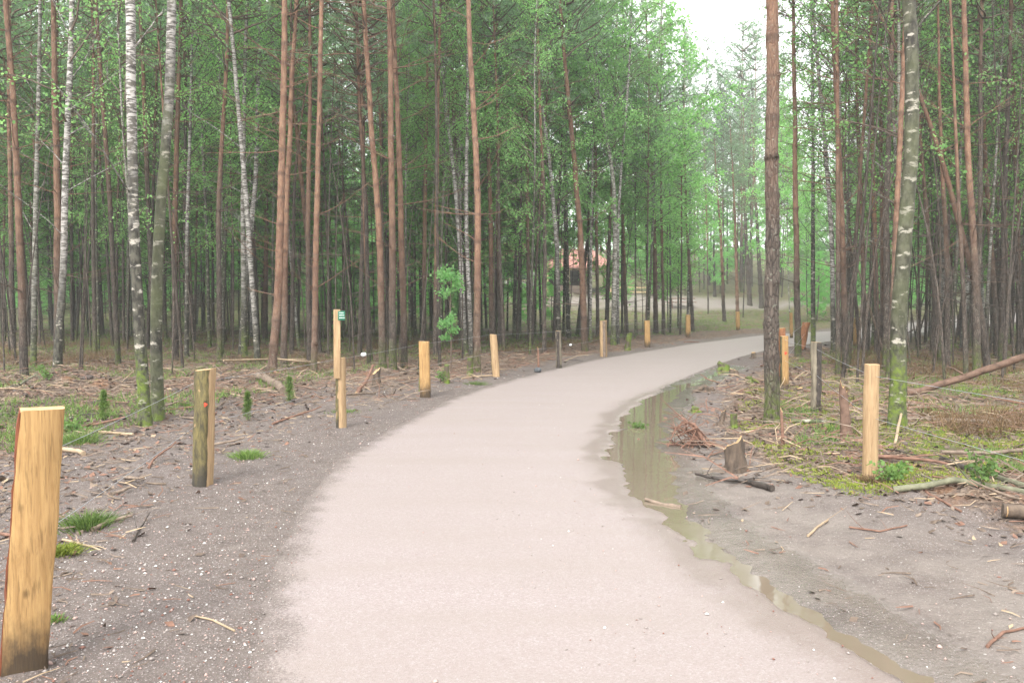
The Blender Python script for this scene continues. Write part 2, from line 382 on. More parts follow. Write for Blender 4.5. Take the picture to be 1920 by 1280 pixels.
def steps(parts):
    o = []
    for a, b, s in parts: o.append(np.arange(a, b, s))
    return np.concatenate(o + [[parts[-1][1]]])
def grid_mesh(xs, ys, fn, mats, name, keep=None):
    X, Y = np.meshgrid(xs, ys); sh = X.shape; x = X.ravel(); y = Y.ravel(); z, mask = fn(x, y)
    i = np.arange(sh[0] - 1)[:, None] * sh[1]; j = np.arange(sh[1] - 1)[None]
    F = np.stack([i + j, i + j + 1, i + sh[1] + j + 1, i + sh[1] + j], -1).reshape(-1, 4)
    if keep is not None: F = F[keep(x, y)[F].any(1)]
    used = np.unique(F); re = np.zeros(len(x), int); re[used] = np.arange(len(used)); mb = MB(); mb.add(np.c_[x, y, z][used], re[F])
    me = mb.mesh(name, mats)
    if mask is not None:
        at = me.color_attributes.new('mask', 'FLOAT_COLOR', 'POINT'); at.data.foreach_set('color', mask[used].astype(np.float32).ravel())
    return me

def ground_fn(x, y):
    sd, dl, dr = path_sd(x, y); pd = pud_sd(x, y); z = HH(x, y, sd, pd)
    z = z - .03 * smooth(-.05, -.5, sd)             # the ground dips below the path sheet
    left = dl < dr
    mud_l = smooth(5.5, 1.4, sd) * smooth(20, 11, y) + smooth(1.3, .5, sd)
    mud_r = smooth(2.0, .7, sd + smooth(8, 4.5, y) * -1.0)
    mud = np.clip(np.where(left, mud_l, mud_r), 0, 1)
    green = np.where(left, .10 + .45 * smooth(4, 7, sd) * smooth(35, 16, y) , .12 + .5 * smooth(1.8, 3.2, sd))
    green = np.clip(green + .55 * smooth(38, 46, y), 0, .9) * (1 - mud * .7)
    global EDGE; EDGE = edge_f(x, y, sd, left)
    silt = .6 * smooth(2.1, 1.0, sd) * (~left) * smooth(10, 6, y)
    sand = smooth(3.5, 1.5, np.hypot((x - 11) / 3.7, (y - 67) / 1.6)) * 1.0
    sand = np.maximum(sand, smooth(2.5, .5, np.abs(y - 62 - .12 * x)) * smooth(6, 12, x)) * smooth(.3, .55, fbm(x * .4, y * .4, 31) + .15)
    sand = np.maximum(sand, silt * smooth(.3, .6, fbm(x * 1.5, y * 1.5, 33)))
    wet = np.clip(smooth(.5, .05, pd) + .75 * smooth(.9, .1, sd) * (~left) * smooth(18, 8, y) + .35 * left * smooth(.8, .1, sd), 0, 1)
    return z, np.c_[mud, green, sand, wet]
XS = steps([(-150, -40, 5), (-40, -14, .5), (-14, -6, .12), (-6, 6, .06), (6, 14, .12), (14, 45, .5), (45, 160, 5)])
YS = steps([(-12, 1.5, .5), (1.5, 12, .06), (12, 24, .12), (24, 60, .4), (60, 160, 2), (160, 400, 20)])
def edge_f(x, y, sd, left): return np.where(left, np.clip((sd + .42) / .62, 0, 1), np.clip((sd + .10) / .25, 0, 1))
gme = grid_mesh(XS, YS, ground_fn, M['ground'], 'ground')
ea = gme.attributes.new('edge', 'FLOAT', 'POINT'); ea.data.foreach_set('value', EDGE.astype(np.float32))
tag(link('ground', gme), kind='structure')

# path: a slightly crowned sheet whose ragged edge runs into the soil
def edge_f(x, y, sd, left): return np.where(left, np.clip((sd + .42) / .62, 0, 1), np.clip((sd + .10) / .25, 0, 1))
def build_path():
    n, w = 2600, 96; L = resample(LE, n); Rr = resample(RE, n)
    # pair by nearest progress so the cross lines stay short
    t = np.linspace(-.06, 1.06, w)
    x = L[:, None, 0] * (1 - t) + Rr[:, None, 0] * t; y = L[:, None, 1] * (1 - t) + Rr[:, None, 1] * t
    x = x.ravel(); y = y.ravel(); tt = np.tile(t, n); sd, dl, dr = path_sd(x, y)
    nz = (fbm(x * 2.2, y * 2.2, 41) - .5) * .5 + (fbm(x * 9, y * 9, 42) - .5) * .25
    s2 = sd + nz * .22
    z = H0(x, y) + .014 * smooth(.0, -1.2, s2) + .004 - .03 * smooth(-.06, .25, s2) + .004 * (fbm(x * 3, y * 3, 43) - .5)
    pd = pud_sd(x, y); z = z - .046 * smooth(.05, -.12, pd)
    edge = edge_f(x, y, sd, dl < dr)
    wet = np.clip(smooth(.38, 0, pd) + .35 * smooth(-1.2, 0, sd) * (dl >= dr), 0, 1)
    i = np.arange(n - 1)[:, None] * w; j = np.arange(w - 1)[None]
    F = np.stack([i + j, i + j + 1, i + w + j + 1, i + w + j], -1).reshape(-1, 4)
    mb = MB(); mb.add(np.c_[x, y, z], F); me = mb.mesh('path', M['path'])
    at = me.color_attributes.new('mask', 'FLOAT_COLOR', 'POINT'); at.data.foreach_set('color', np.c_[edge, wet, wet * 0, wet * 0 + 1].astype(np.float32).ravel())
    return tag(link('path', me), kind='structure')
build_path()
def water_fn(x, y): return np.full(x.shape, -.012), None
wme = grid_mesh(steps([(-2, 9, .05)]), steps([(1.5, 22, .05)]), water_fn, M['water'], 'water', lambda x, y: pud_sd(x, y) < .12)
tag(link('water', wme), kind='structure')

exec_after = []
# ------------------------------------------------------------ trees
def branch_tube(mb, p0, az, up, ln, r, m=0, droop=0., fork=True, rg=rnd, sides=4):
    k = 5; pts = []; p = Vector(p0); d = Vector((math.cos(az) * math.cos(up), math.sin(az) * math.cos(up), math.sin(up)))
    for i in range(k + 1):
        pts.append(tuple(p)); d = (d + Vector((rg.uniform(-.16, .16), rg.uniform(-.16, .16), rg.uniform(-.12, .12) + droop))).normalized(); p = p + d * (ln / k)
    tube(mb, pts, np.linspace(r, r * .3, k + 1), sides, m, False)
    if fork and ln > .5:
        for q in range(rg.randint(1, 3)):
            i = rg.randint(2, k - 1); a2 = az + rg.choice((-1, 1)) * rg.uniform(.4, 1.0)
            branch_tube(mb, pts[i], a2, up + rg.uniform(-.2, .3), ln * rg.uniform(.25, .5), r * .5, m, droop, False, rg, 3)
    return pts

def trunk_mesh(name, pts, r0, r1, kind, mat, dead=(1.3, 7), nbr=1.0, seed=0, sides=12):
    rg = random.Random(seed); P = np.array([tuple(q) for q in pts], float)
    z = P[:, 2]; zt = np.arange(z[0], z[-1], .22 if r0 > .07 else .4); zt = np.r_[zt, z[-1]]
    X = np.interp(zt, z, P[:, 0]); Y = np.interp(zt, z, P[:, 1])
    for _ in range(3): X[1:-1] = (X[:-2] + 2 * X[1:-1] + X[2:]) / 4; Y[1:-1] = (Y[:-2] + 2 * Y[1:-1] + Y[2:]) / 4
    if kind == 'pine':
        whorl = []; zz = rg.uniform(.5, .9)
        while zz < z[-1] - .5: whorl.append(zz); zz += rg.uniform(.38, .62)
        z2 = np.unique(np.r_[zt, [w + e for w in whorl for e in ((-.07, 0, .07) if r0 > .045 else (0,))]]); X = np.interp(z2, zt, X); Y = np.interp(z2, zt, Y); zt = z2
    g = np.random.default_rng(seed); X += np.convolve(g.normal(0, 1, len(X) + 8), np.ones(9) / 9, 'valid') * .02 * min(1, r0 * 10)
    Hh = z[-1]; u = zt / Hh; rad = r0 * (1 - u) ** .85 + r1
    rad *= 1 + .22 * np.exp(-np.maximum(zt, 0) / .10) + .10 * np.exp(-np.maximum(zt, 0) / .5)
    mb = MB()
    if kind == 'pine':
        for w in whorl: rad *= 1 + .13 * np.exp(-((zt - w) / .07) ** 2)
    tube(mb, np.c_[X, Y, zt], rad, sides, 0, True, .06, seed)
    at = lambda w: (float(np.interp(w, zt, X)), float(np.interp(w, zt, Y)), w)
    if kind == 'pine':
        for w in whorl:
            if w < dead[0] or w > dead[1]: continue
            for b in range(rg.choice((1, 2, 3, 4))):
                if rg.random() > nbr: continue
                long = rg.random() < .30 + .07 * w
                ln = rg.uniform(.6, 2.1) if long else rg.uniform(.05, .5)
                branch_tube(mb, at(w), rg.uniform(0, 2 * PI), rg.uniform(-.1, .55), ln, .0075 + .005 * long * (r0 / .08), 0, .03, True, rg)
    else:
        zz = dead[0] + 1.5
        while zz < dead[1] + 2:
            if rg.random() < nbr: branch_tube(mb, at(zz), rg.uniform(0, 2 * PI), rg.uniform(.5, 1.1), rg.uniform(.5, 2.2), .012 * r0 / .08 + .004, 0, -.02, True, rg)
            zz += rg.uniform(.4, 1.0)
    me = mb.mesh(name, mat)
    if kind == 'pine':
        ring = np.zeros(len(zt))
        for w in whorl: ring = np.maximum(ring, rg.uniform(.3, 1) * np.exp(-((zt - w) / .05) ** 2))
        full = np.zeros(mb.n); full[:len(zt) * sides] = np.repeat(ring, sides); a_ = me.attributes.new('ring', 'FLOAT', 'POINT'); a_.data.foreach_set('value', full.astype(np.float32))
    return me, at

def tufts(mb, C, m, n=8, ln=(.08, .13), w=.012, bias=.5, g=R):
    C = np.repeat(C, n, 0); k = len(C); d = g.normal(0, 1, (k, 3)); d[:, 2] += bias; d /= np.linalg.norm(d, axis=1)[:, None]
    s = np.cross(d, g.normal(0, 1, (k, 3))); s /= np.linalg.norm(s, axis=1)[:, None]; l = g.uniform(*ln, (k, 1)); c0 = C + d * .015
    V = np.stack([c0 - s * w, c0 + s * w, c0 + d * l], 1).reshape(-1, 3); mb.add(V, np.arange(3 * k).reshape(-1, 3), m)
def leaves(mb, C, m, size=(.035, .055), g=R, droop=.3):
    k = len(C); d = g.normal(0, 1, (k, 3)); d[:, 2] -= droop; d /= np.linalg.norm(d, axis=1)[:, None]
    s = np.cross(d, g.normal(0, 1, (k, 3))); s /= np.linalg.norm(s, axis=1)[:, None]; l = g.uniform(*size, (k, 1))
    V = np.stack([C, C + d * l * .5 + s * l * .42, C + d * l, C + d * l * .5 - s * l * .42], 1).reshape(-1, 3); mb.add(V, np.arange(4 * k).reshape(-1, 4), m)

def pine_crown(seed, L=8., Rm=1.35, dens=1.0):
    g = np.random.default_rng(seed); mb = MB(); z = .1; C = []
    while z < L:
        u = z / L; rr = Rm * (0.35 + .65 * smooth(0, .25, u)) * (1 - u ** 2.2) + .18
        for b in range(int(g.integers(3, 6))):
            if u < .3 and g.random() < .35: continue
            az = g.uniform(0, 2 * PI); ln = rr * g.uniform(.6, 1.15); up = g.uniform(.1, .45) + .35 * u; n = 7
            s = np.linspace(0, 1, n); h = ln * s; dirx, diry = math.cos(az), math.sin(az); wob = np.cumsum(g.normal(0, .03, (n, 3)), 0) * ln
            P = np.c_[dirx * h, diry * h, z + ln * (math.sin(up) * s + .18 * s ** 2)] + wob; P[0] = (0, 0, z)
            tube(mb, P, np.linspace(.016 + .008 * ln, .004, n), 3, 0, False)
            nt = int(ln * 14.5 * dens); q = g.uniform(.28, 1.0, nt) ** .8; B = np.c_[np.interp(q, s, P[:, 0]), np.interp(q, s, P[:, 1]), np.interp(q, s, P[:, 2])]
            side = g.normal(0, 1, (nt, 3)) * np.array([.15, .15, .07]) * (.4 + q[:, None]) * (.6 + .5 * ln); C.append(B + side)
        z += g.uniform(.26, .42)
    tufts(mb, np.vstack(C), 1, 9, (.07, .13), .011, .6, g); return mb.mesh('pine_crown', [M['dark_twig'], M['needle']], False)

def birch_crown(seed, L=9., Rm=1.5, n=26, leaf=(.035, .06), per=170, mat='birchleaf', up0=.9, droop=-.09, z0=0.):
    g = np.random.default_rng(seed); mb = MB(); C = []
    for b in range(n):
        u = (b + g.random()) / n; z = z0 + u * (L - .6); rr = Rm * (.45 + .55 * smooth(0, .25, u)) * (1 - u ** 2.5) + .25
        az = g.uniform(0, 2 * PI); ln = rr * g.uniform(.7, 1.3); k = 8; s = np.linspace(0, 1, k)
        up = up0 * g.uniform(.7, 1.2); d = np.array([math.cos(az) * math.cos(up), math.sin(az) * math.cos(up), math.sin(up)]); P = [np.array([0, 0, z])]
        for i in range(k - 1): d = d + g.normal(0, .1, 3) + np.array([0, 0, droop]); d /= np.linalg.norm(d); P.append(P[-1] + d * ln * 1.3 / k)
        P = np.array(P); tube(mb, P, np.linspace(.016, .004, k), 3, 0, False)
        for t in range(int(5 + 5 * ln)):
            q = g.uniform(.25, 1); p0 = np.array([np.interp(q, s, P[:, i]) for i in range(3)]); dd = g.normal(0, 1, 3); dd[2] *= .5; dd /= np.linalg.norm(dd)
            tl = g.uniform(.3, .75); ts = np.linspace(0, 1, 5); TP = p0 + dd * (ts * tl)[:, None]; TP[:, 2] -= tl * .55 * ts ** 2
            tube(mb, TP, np.linspace(.005, .002, 5), 3, 0, False)
            m_ = int(per / 9 * tl / .5); qq = g.random(m_); C.append(np.c_[[np.interp(qq, ts, TP[:, i]) for i in range(3)]].T + g.normal(0, .045, (m_, 3)))
    leaves(mb, np.vstack(C), 1, leaf, g); return mb.mesh(mat + '_crown', [M['dark_twig'], M[mat]], False)

PC = [pine_crown(100 + i, L, r, d) for i, (L, r, d) in enumerate(((8, 1.3, 1), (7, 1.15, .9), (9, 1.45, 1), (6, 1.5, 1.1), (5.5, 1.0, .9)))]
PCL = [8, 7, 9, 6, 5.5]
PS = [pine_crown(150 + i, 6, 1.2, .45) for i in range(2)]; BS = [birch_crown(160 + i, 7, 1.3, 18, (.035, .06), 100) for i in range(2)]   # crowns of near trees, mostly above the view, thinned to cast less shade
BC = [birch_crown(200 + i, L, r, n) for i, (L, r, n) in enumerate(((9, 1.5, 34), (10, 1.2, 36), (8, 1.8, 32), (7, 1.3, 28)))]
BCL = [9, 10, 8, 7]
DC = [birch_crown(300 + i, L, r, n, (.09, .15), 210, 'broad', .55, -.03) for i, (L, r, n) in enumerate(((11, 3.0, 44), (9, 2.6, 38), (13, 3.2, 50)))]
DCL = [11, 9, 13]
BC2 = [birch_crown(240 + i, L, r, n, (.055, .095), 190) for i, (L, r, n) in enumerate(((9, 1.6, 36), (10, 1.5, 40), (8, 1.9, 34), (7, 1.6, 30)))]

def set_props(o, **k):
    for a, b in k.items(): o[a] = float(b)

def crown_at(root, me, at, zb, ztop, L):
    a = Vector(at(zb)); b = Vector(at(ztop)); d = b - a; s = d.length / L
    c = link('crown', me, root, a); q = Vector((0, 0, 1)).rotation_difference(d.normalized()); c.rotation_mode = 'XYZ'
    c.rotation_euler = (q.to_matrix() @ Matrix.Rotation(rnd.uniform(0, 6.28), 3, 'Z')).to_euler(); c.scale = (max(.75, s) , max(.75, s), s)
    return c

# hero trees traced on the photograph: kind, base (x, y), further points up the trunk, width at base, height, properties, label
HT = []
def hero(kind, pts, w, label, height=None, moss=0, orange=0, rugged=0, algae=0, nbr=.8, crown=None, cb=None, dead=None, group=None):
    b = on_ground(*pts[0]); d = b.y; b.z = gz(b.x, b.y); height = height or rnd.uniform(14.5, 17.5)
    P = [Vector((0, 0, -.15)), Vector((0, 0, .05))] + [at_depth(x, y, d) - b for x, y in pts[1:]]
    last = P[-1]; dr = (P[-1] - P[-2]).normalized()
    if last.z < height:
        dr2 = Vector((dr.x * .6, rnd.uniform(-.02, .02), dr.z)).normalized(); P.append(last + dr2 * ((height - last.z) / dr2.z))
    if pts[0][0] > 1500: orange *= .45
    r0 = w / 2 / FPX * d * .68
    name = 'pine_tree' if kind == 'pine' else 'birch_tree'
    root = empty(name, b); zc = cb or (rnd.uniform(.45, .58) * height if kind == 'pine' else rnd.uniform(.30, .42) * height)
    if d < 14.5: zc = max(zc, 8.5)
    me, at = trunk_mesh('trunk', P, r0, .012, kind, M[kind], dead or (1.4, zc + .5), nbr, len(HT) + 11)
    t = link('trunk', me, root); set_props(t, moss=moss, orange=orange, rugged=rugged, algae=algae)
    if crown != 0:
        i = rnd.randrange(5 if kind == 'pine' else 4)
        if b.y < 21: crown_at(root, (PS if kind == 'pine' else BS)[i % 2], at, zc, height - .1, 6 if kind == 'pine' else 7)
        else: crown_at(root, (PC if kind == 'pine' else BC)[i], at, zc, height - .1, (PCL if kind == 'pine' else BCL)[i])
    tag(root, label, 'tree', group or ('pine trees' if kind == 'pine' else 'birch trees')); HT.append((b.x, b.y, project(b)[0], label)); return root, at

hero('pine', [(45, 707), (40, 500), (25, 180), (10, 0)], 17, 'orange pine trunk leaning outward, first thick pine behind the nearest fence post', orange=.5)
hero('pine', [(109, 694), (108, 400), (103, 200), (100, 0)], 18, 'upright orange pine just behind the white birch near the photo edge', orange=.4)
hero('birch', [(104, 712), (120, 500), (122, 330), (130, 150), (135, 0)], 17, 'white birch with dark foot crossing in front of the upright orange pine', rugged=.3, moss=.2)
hero('birch', [(274, 800), (262, 640), (249, 440), (247, 230), (244, 0)], 27, 'thick white and black birch in front of the fence post with red dot', rugged=.6, moss=.95, nbr=.5)
hero('birch', [(296, 790), (291, 640), (298, 400), (318, 180), (322, 0)], 27, 'mossy green birch joined at the foot to the thick white birch', rugged=.9, algae=.9, moss=.35, nbr=.5)
hero('pine', [(329, 678), (327, 420), (335, 150), (340, 0)], 14, 'smooth purple-brown pine just beside the mossy green birch', orange=.2, nbr=.35)
hero('birch', [(350, 672), (351, 400), (358, 200), (362, 0)], 9, 'thin dark and white birch beside the purple-brown pine', rugged=.4)
hero('birch', [(368, 610), (382, 380), (392, 200), (400, 90)], 6, 'very thin pale yellow birch bending over between two dark trunks', algae=.5, height=11)
hero('birch', [(452, 668), (462, 480), (480, 350), (484, 150), (486, 0)], 14, 'white birch curving up beside the orange pine group', rugged=.3, nbr=1)
hero('birch', [(472, 640), (468, 400), (460, 200), (456, 80)], 8, 'slender spotted birch close behind the curving white birch')
hero('pine', [(510, 705), (522, 540), (528, 330), (533, 120), (533, 0)], 20, 'boldest orange pine, with resin streaks, behind and beside the sign post', orange=1.0)
hero('pine', [(532, 690), (536, 400), (546, 180), (556, 0)], 15, 'orange pine pressed close against the boldest orange pine', orange=.7)
hero('pine', [(497, 640), (500, 400), (494, 150), (490, 0)], 12, 'pine with brown bark behind the curving white birch', orange=.5)
hero('pine', [(547, 668), (552, 330), (575, 150), (600, 60)], 10, 'grey dead pine stem slanting across the orange pines', orange=-1, crown=0, height=9, nbr=1)
hero('pine', [(588, 706), (594, 400), (599, 150), (604, 0)], 14, 'straight bright orange pine just before the sign post', orange=.9, moss=.35)
hero('pine', [(580, 688), (577, 400), (582, 150), (580, 0)], 12, 'brown pine half hidden behind the straight bright orange pine', orange=.1)
hero('pine', [(686, 650), (688, 400), (672, 200), (662, 0)], 10, 'slim brown pine between the sign post and the rust-red leaning pine')
hero('pine', [(718, 695), (710, 400), (697, 250), (681, 0)], 16, 'rust-red pine leaning outward, first thick one past the sign post', orange=.6, moss=.5)
hero('pine', [(737, 698), (735, 400), (732, 200), (730, 0)], 17, 'thick brown pine, first of the close pair past the sign post', orange=.3, moss=.55)
hero('pine', [(758, 694), (752, 400), (745, 200), (736, 0)], 15, 'red-brown pine, second of the close pair past the sign post', orange=.6, moss=.3)
hero('pine', [(794, 655), (797, 400), (800, 200), (806, 0)], 11, 'dark red pine directly behind the smooth yellow square post', orange=.2)
hero('pine', [(816, 672), (818, 420), (821, 200), (826, 0)], 10, 'slim red pine beside the leafy sapling', orange=.4)
hero('birch', [(872, 668), (864, 480), (852, 330), (832, 160), (815, 0)], 12, 'white birch arching outward just beyond the leafy sapling', moss=.3)
hero('birch', [(884, 672), (874, 420), (876, 200), (877, 0)], 10, 'straight white birch beside the arching birch')
hero('pine', [(893, 700), (897, 420), (888, 200), (880, 60)], 17, 'tall orange pine standing right before the knotty pale post', orange=.8, moss=.4)
hero('pine', [(922, 655), (920, 400), (912, 200), (905, 0)], 12, 'brown-orange pine straight behind the knotty pale post', orange=.5)
hero('pine', [(938, 650), (934, 400), (932, 150), (930, 0)], 13, 'dark brown pine just beyond the knotty pale post')
hero('pine', [(992, 648), (989, 400), (987, 180), (988, 0)], 9, 'thin brown pine standing alone between two fence posts')
hero('birch', [(1048, 655), (1044, 450), (1030, 300), (1012, 170), (998, 60)], 12, 'leaning birch with black and white foot behind the cracked grey post', rugged=.4, moss=.1)
hero('birch', [(1066, 640), (1062, 450), (1061, 250), (1063, 0)], 12, 'nearly black birch close beyond the cracked grey post', rugged=1.1)
hero('pine', [(1097, 658), (1088, 430), (1070, 230), (1049, 0)], 16, 'long orange pine leaning outward between the grey and the split post', orange=.9, moss=.2)
hero('pine', [(1121, 640), (1118, 400), (1116, 200), (1110, 0)], 8, 'thin dark pine in front of the red-roofed hut')
hero('birch', [(1150, 648), (1154, 450), (1150, 330), (1128, 200), (1095, 80), (1068, 0)], 13, 'forked birch, whose leaning limb arches outward in front of the hut', moss=.5, algae=.3)
hero('birch', [(1158, 646), (1158, 420), (1166, 300), (1178, 160), (1182, 80)], 8, 'upright limb of birch growing hard against the forked birch')
hero('pine', [(1175, 632), (1167, 400), (1165, 200), (1168, 0)], 10, 'brown pine just past the red-roofed hut', orange=.3)
hero('pine', [(1230, 628), (1226, 400), (1220, 200), (1212, 60)], 12, 'orange-brown pine directly behind the small yellow post', orange=.7)
hero('pine', [(1244, 630), (1240, 400), (1238, 200), (1240, 80)], 7, 'thin pine just beyond the orange-brown pine near the picnic table', orange=.3)
hero('birch', [(1289, 622), (1294, 400), (1297, 250), (1290, 170)], 7, 'thin bright white birch standing by the picnic table', height=10.5)
hero('pine', [(1299, 624), (1286, 400), (1284, 250)], 9, 'dark slender trunk in front of the picnic table', height=11)
hero('pine', [(1358, 606), (1352, 450), (1342, 320)], 9, 'grey-red leaning pine behind the last yellow post', orange=.3, height=12)
hero('pine', [(1383, 604), (1378, 400), (1368, 220)], 9, 'double-stemmed orange pine above the last yellow post', orange=1.2, height=13)
hero('pine', [(1406, 574), (1398, 430), (1395, 330)], 12, 'grey trunk standing in the sandy clearing behind the path', orange=-2, height=16)
hero('pine', [(1428, 578), (1420, 430), (1414, 330)], 12, 'grey trunk nearest the big dark pine in the clearing', orange=-2, height=16)
# right-hand side
hero('pine', [(1446, 800), (1447, 500), (1449, 200), (1448, 0)], 36, 'thickest straight pine, mossy foot, standing on the inner bend of the path', orange=-.2, moss=.55, nbr=.15, height=17)
hero('pine', [(1496, 672), (1492, 420), (1490, 200), (1487, 0)], 15, 'brown pine with mossy green foot just beyond the thickest pine', orange=.1, moss=.75)
hero('birch', [(1524, 655), (1525, 400), (1524, 200), (1520, 0)], 11, 'dark birch with bright mossy foot behind the slanted red post', rugged=1, moss=1.1)
hero('birch', [(1563, 668), (1560, 450), (1545, 240), (1524, 20)], 12, 'spotted white birch leaning outward behind the weathered post', rugged=.2, moss=.2)
hero('pine', [(1586, 700), (1579, 420), (1568, 180), (1560, 0)], 14, 'red-orange pine left of the smooth round post', orange=.9, moss=.4)
hero('pine', [(1571, 702), (1571, 400), (1570, 200), (1569, 60)], 9, 'thin green-tinged stem close before the red-orange pine', moss=.5)
hero('pine', [(1622, 668), (1616, 420), (1607, 200), (1606, 0)], 11, 'slim brown pine directly behind the smooth round post', orange=.3)
hero('pine', [(1645, 672), (1640, 420), (1634, 200), (1632, 0)], 11, 'first orange stem of the close pair behind the round post', orange=.9)
hero('pine', [(1655, 668), (1653, 400), (1651, 200), (1652, 0)], 11, 'second orange stem of the close pair behind the round post', orange=.9)
hero('pine', [(1690, 650), (1686, 380), (1672, 180), (1659, 0)], 12, 'purple-red pine leaning in behind the thick mossy birch', orange=.4)
hero('birch', [(1681, 815), (1688, 560), (1708, 300), (1712, 140), (1704, 0)], 38, 'thickest mossy birch, vivid green foot, behind the smooth round post', rugged=1.6, algae=.6, moss=.95, nbr=.35, height=16)
hero('pine', [(1854, 705), (1832, 540), (1790, 390), (1755, 260), (1697, 105), (1640, 20)], 15, 'long red pine slanting steeply across behind the thickest birch', orange=.7, crown=0, height=9.5, nbr=.5)
hero('pine', [(1832, 708), (1828, 480), (1815, 300), (1807, 0)], 16, 'red-brown pine beside the foot of the slanting pine', orange=.3, moss=.6)
hero('pine', [(1872, 672), (1855, 420), (1842, 200), (1834, 0)], 12, 'brown pine just past the slanting pine', orange=.2)
hero('pine', [(1912, 668), (1908, 420), (1901, 180), (1896, 0)], 13, 'dark red pine nearest the photo edge behind the leaning log', orange=.1)
hero('pine', [(1776, 700), (1776, 480), (1765, 290), (1762, 200)], 12, 'brown broken-off pine stem above the fallen log', height=9, crown=0)
hero('birch', [(1768, 650), (1768, 420), (1750, 220), (1722, 100)], 9, 'thin white birch leaning across behind the broken-off stem')
hero('birch', [(1876, 640), (1872, 400), (1877, 200), (1880, 0)], 8, 'thin spotted birch deep behind the slanting pine')
hero('pine', [(1812, 716), (1806, 520), (1799, 420)], 9, 'thin leaning stem in front of the slanting pine foot', moss=.4, height=9, crown=0)
hero('birch', [(1598, 640), (1590, 420), (1598, 250), (1618, 80)], 10, 'dark twisted birch between the red-orange pine and the slim brown pine', rugged=.8)

# filler trees: prototypes whose meshes the copies share
def proto_trunk(kind, i, Hh, r):
    rg = random.Random(900 + i); a = rg.uniform(0, 6.28); ln = rg.uniform(0, .035) * Hh; P = [Vector((0, 0, -.15))]
    for u in (.0, .25, .5, .75, 1): P.append(Vector((math.cos(a) * ln * u ** 1.5 + rg.uniform(-.06, .06) * (u > 0), math.sin(a) * ln * u ** 1.5 + rg.uniform(-.06, .06) * (u > 0), Hh * u + .02)))
    return trunk_mesh('trunk', P, r, .01, kind, M[kind], (1.2, Hh * .6), .9, 50 + i, 9)
PT = [(proto_trunk('pine', i, h, r), h) for i, (h, r) in enumerate(((16, .055), (15, .042), (17, .064), (14, .036), (16, .047), (13, .028), (15.5, .052)))]
BT = [(proto_trunk('birch', 20 + i, h, r), h) for i, (h, r) in enumerate(((15, .048), (14, .038), (16, .058), (12, .027), (13, .034)))]

LM = [(-1e9, 'beyond the nearest fence post'), (200, 'behind the thick white birch'), (470, 'around the orange pine group'), (620, 'behind the sign post'), (770, 'behind the smooth yellow square post'),
      (900, 'behind the knotty pale post'), (1020, 'behind the cracked grey post'), (1110, 'around the red-roofed hut'), (1210, 'around the picnic table clearing'), (1400, 'behind the thickest straight pine'),
      (1500, 'behind the weathered posts'), (1620, 'behind the smooth round post'), (1720, 'around the slanting red pine'), (1860, 'above the leaning fallen log')]
def place_name(x, y, z=0):
    px = project((x, y, z))[0]; s = LM[0][1]
    for a, n in LM:
        if px >= a: s = n
    return s, px
def band(y): return 'front' if y < 22 else 'middle' if y < 34 else 'back' if y < 48 else 'far back'

placed = [(a, b) for a, b, _, _ in HT]
posL = np.array([on_ground(*q)[:2] for q in ((45, 1268), (380, 915), (640, 805), (798, 745), (930, 708), (1048, 690), (1132, 669), (1213, 652), (1290, 635), (1384, 622))])
posR = np.array([(3.75, 3.5), *[on_ground(*q)[:2] for q in ((1633, 905), (1530, 775), (1472, 735), (1466, 712), (1509, 662), (1607, 645))]])
def fill(kind, n, region, mind, label_word, seed, weight=None):
    rg = random.Random(seed); c = tries = 0
    while c < n and tries < n * 400:
        tries += 1; y = region[0] + (region[1] - region[0]) * rg.random() ** .8; half = .66 * y + 2.5
        x = rg.uniform(-half, half); px = 960 + FPX * x / y
        if not region[2](x, y, px): continue
        if any((x - a) ** 2 + (y - b) ** 2 < mind ** 2 for a, b in placed): continue
        if weight and rg.random() > weight(x, y, px): continue
        sd = float(path_sd(np.array([x]), np.array([y]))[0][0])
        if sd < (1.9 if y < 30 else 2.2): continue
        placed.append((x, y)); c += 1
        z = gz(x, y); pn, _ = place_name(x, y, z); b_ = band(y)
        pool = PT if kind == 'pine' else BT
        thick = rg.random(); (me, at), h = pool[rg.randrange(len(pool))]
        s = rg.uniform(.88, 1.08); 
        if 1225 < px < 1440 and y > 40: s *= min(1.42, .8 + max(0, y - 44) * .025)
        root = empty('pine_tree' if kind == 'pine' else 'birch_tree', (x, y, z), rg.uniform(0, 6.28))
        root.scale = (s * rg.uniform(.8, 1.25),) * 2 + (s,)
        root.rotation_euler = (rg.gauss(0, .025), rg.gauss(0, .03), rg.uniform(0, 6.28))
        t = link('trunk', me, root); set_props(t, moss=rg.choice((-1, .1, .3, .5, .7)), orange=rg.uniform(-2.0, .4), rugged=rg.uniform(-.2, 1.6), algae=rg.uniform(0, .7))
        cr, cl = (PC, PCL) if kind == 'pine' else (BC2 if y > 28 else BC, BCL); i = rg.randrange(len(cr))
        lo = (rg.uniform(.42, .58) if kind == 'pine' else rg.uniform(.20, .38)) - (.08 if y > 34 else 0)
        if y < 21: cr, cl, i = ((PS, (6, 6)) if kind == 'pine' else (BS, (7, 7))) + (i % 2,)
        crown_at(root, cr[i], at, h * lo, h - .1, cl[i])
        w = 'slim' if me.name and s < 1 else 'tall'
        lab = f'{w} {label_word}, {b_} row of the wood {pn}'
        tag(root, lab, 'tree', f'{w} {label_word}s, {b_} row of the wood {pn}')
    return c
def reg_left(x, y, px):
    if x > np.interp(y, posL[:, 1], posL[:, 0]) - 1.3: return False
    if y < 17 and px > -50: return False
    return not (980 < px < 1240 and y > 40)
def reg_right(x, y, px):
    return y < 60 and x > np.interp(y, posR[:, 1], posR[:, 0]) + 1.0 and px > 1475 and y > 15
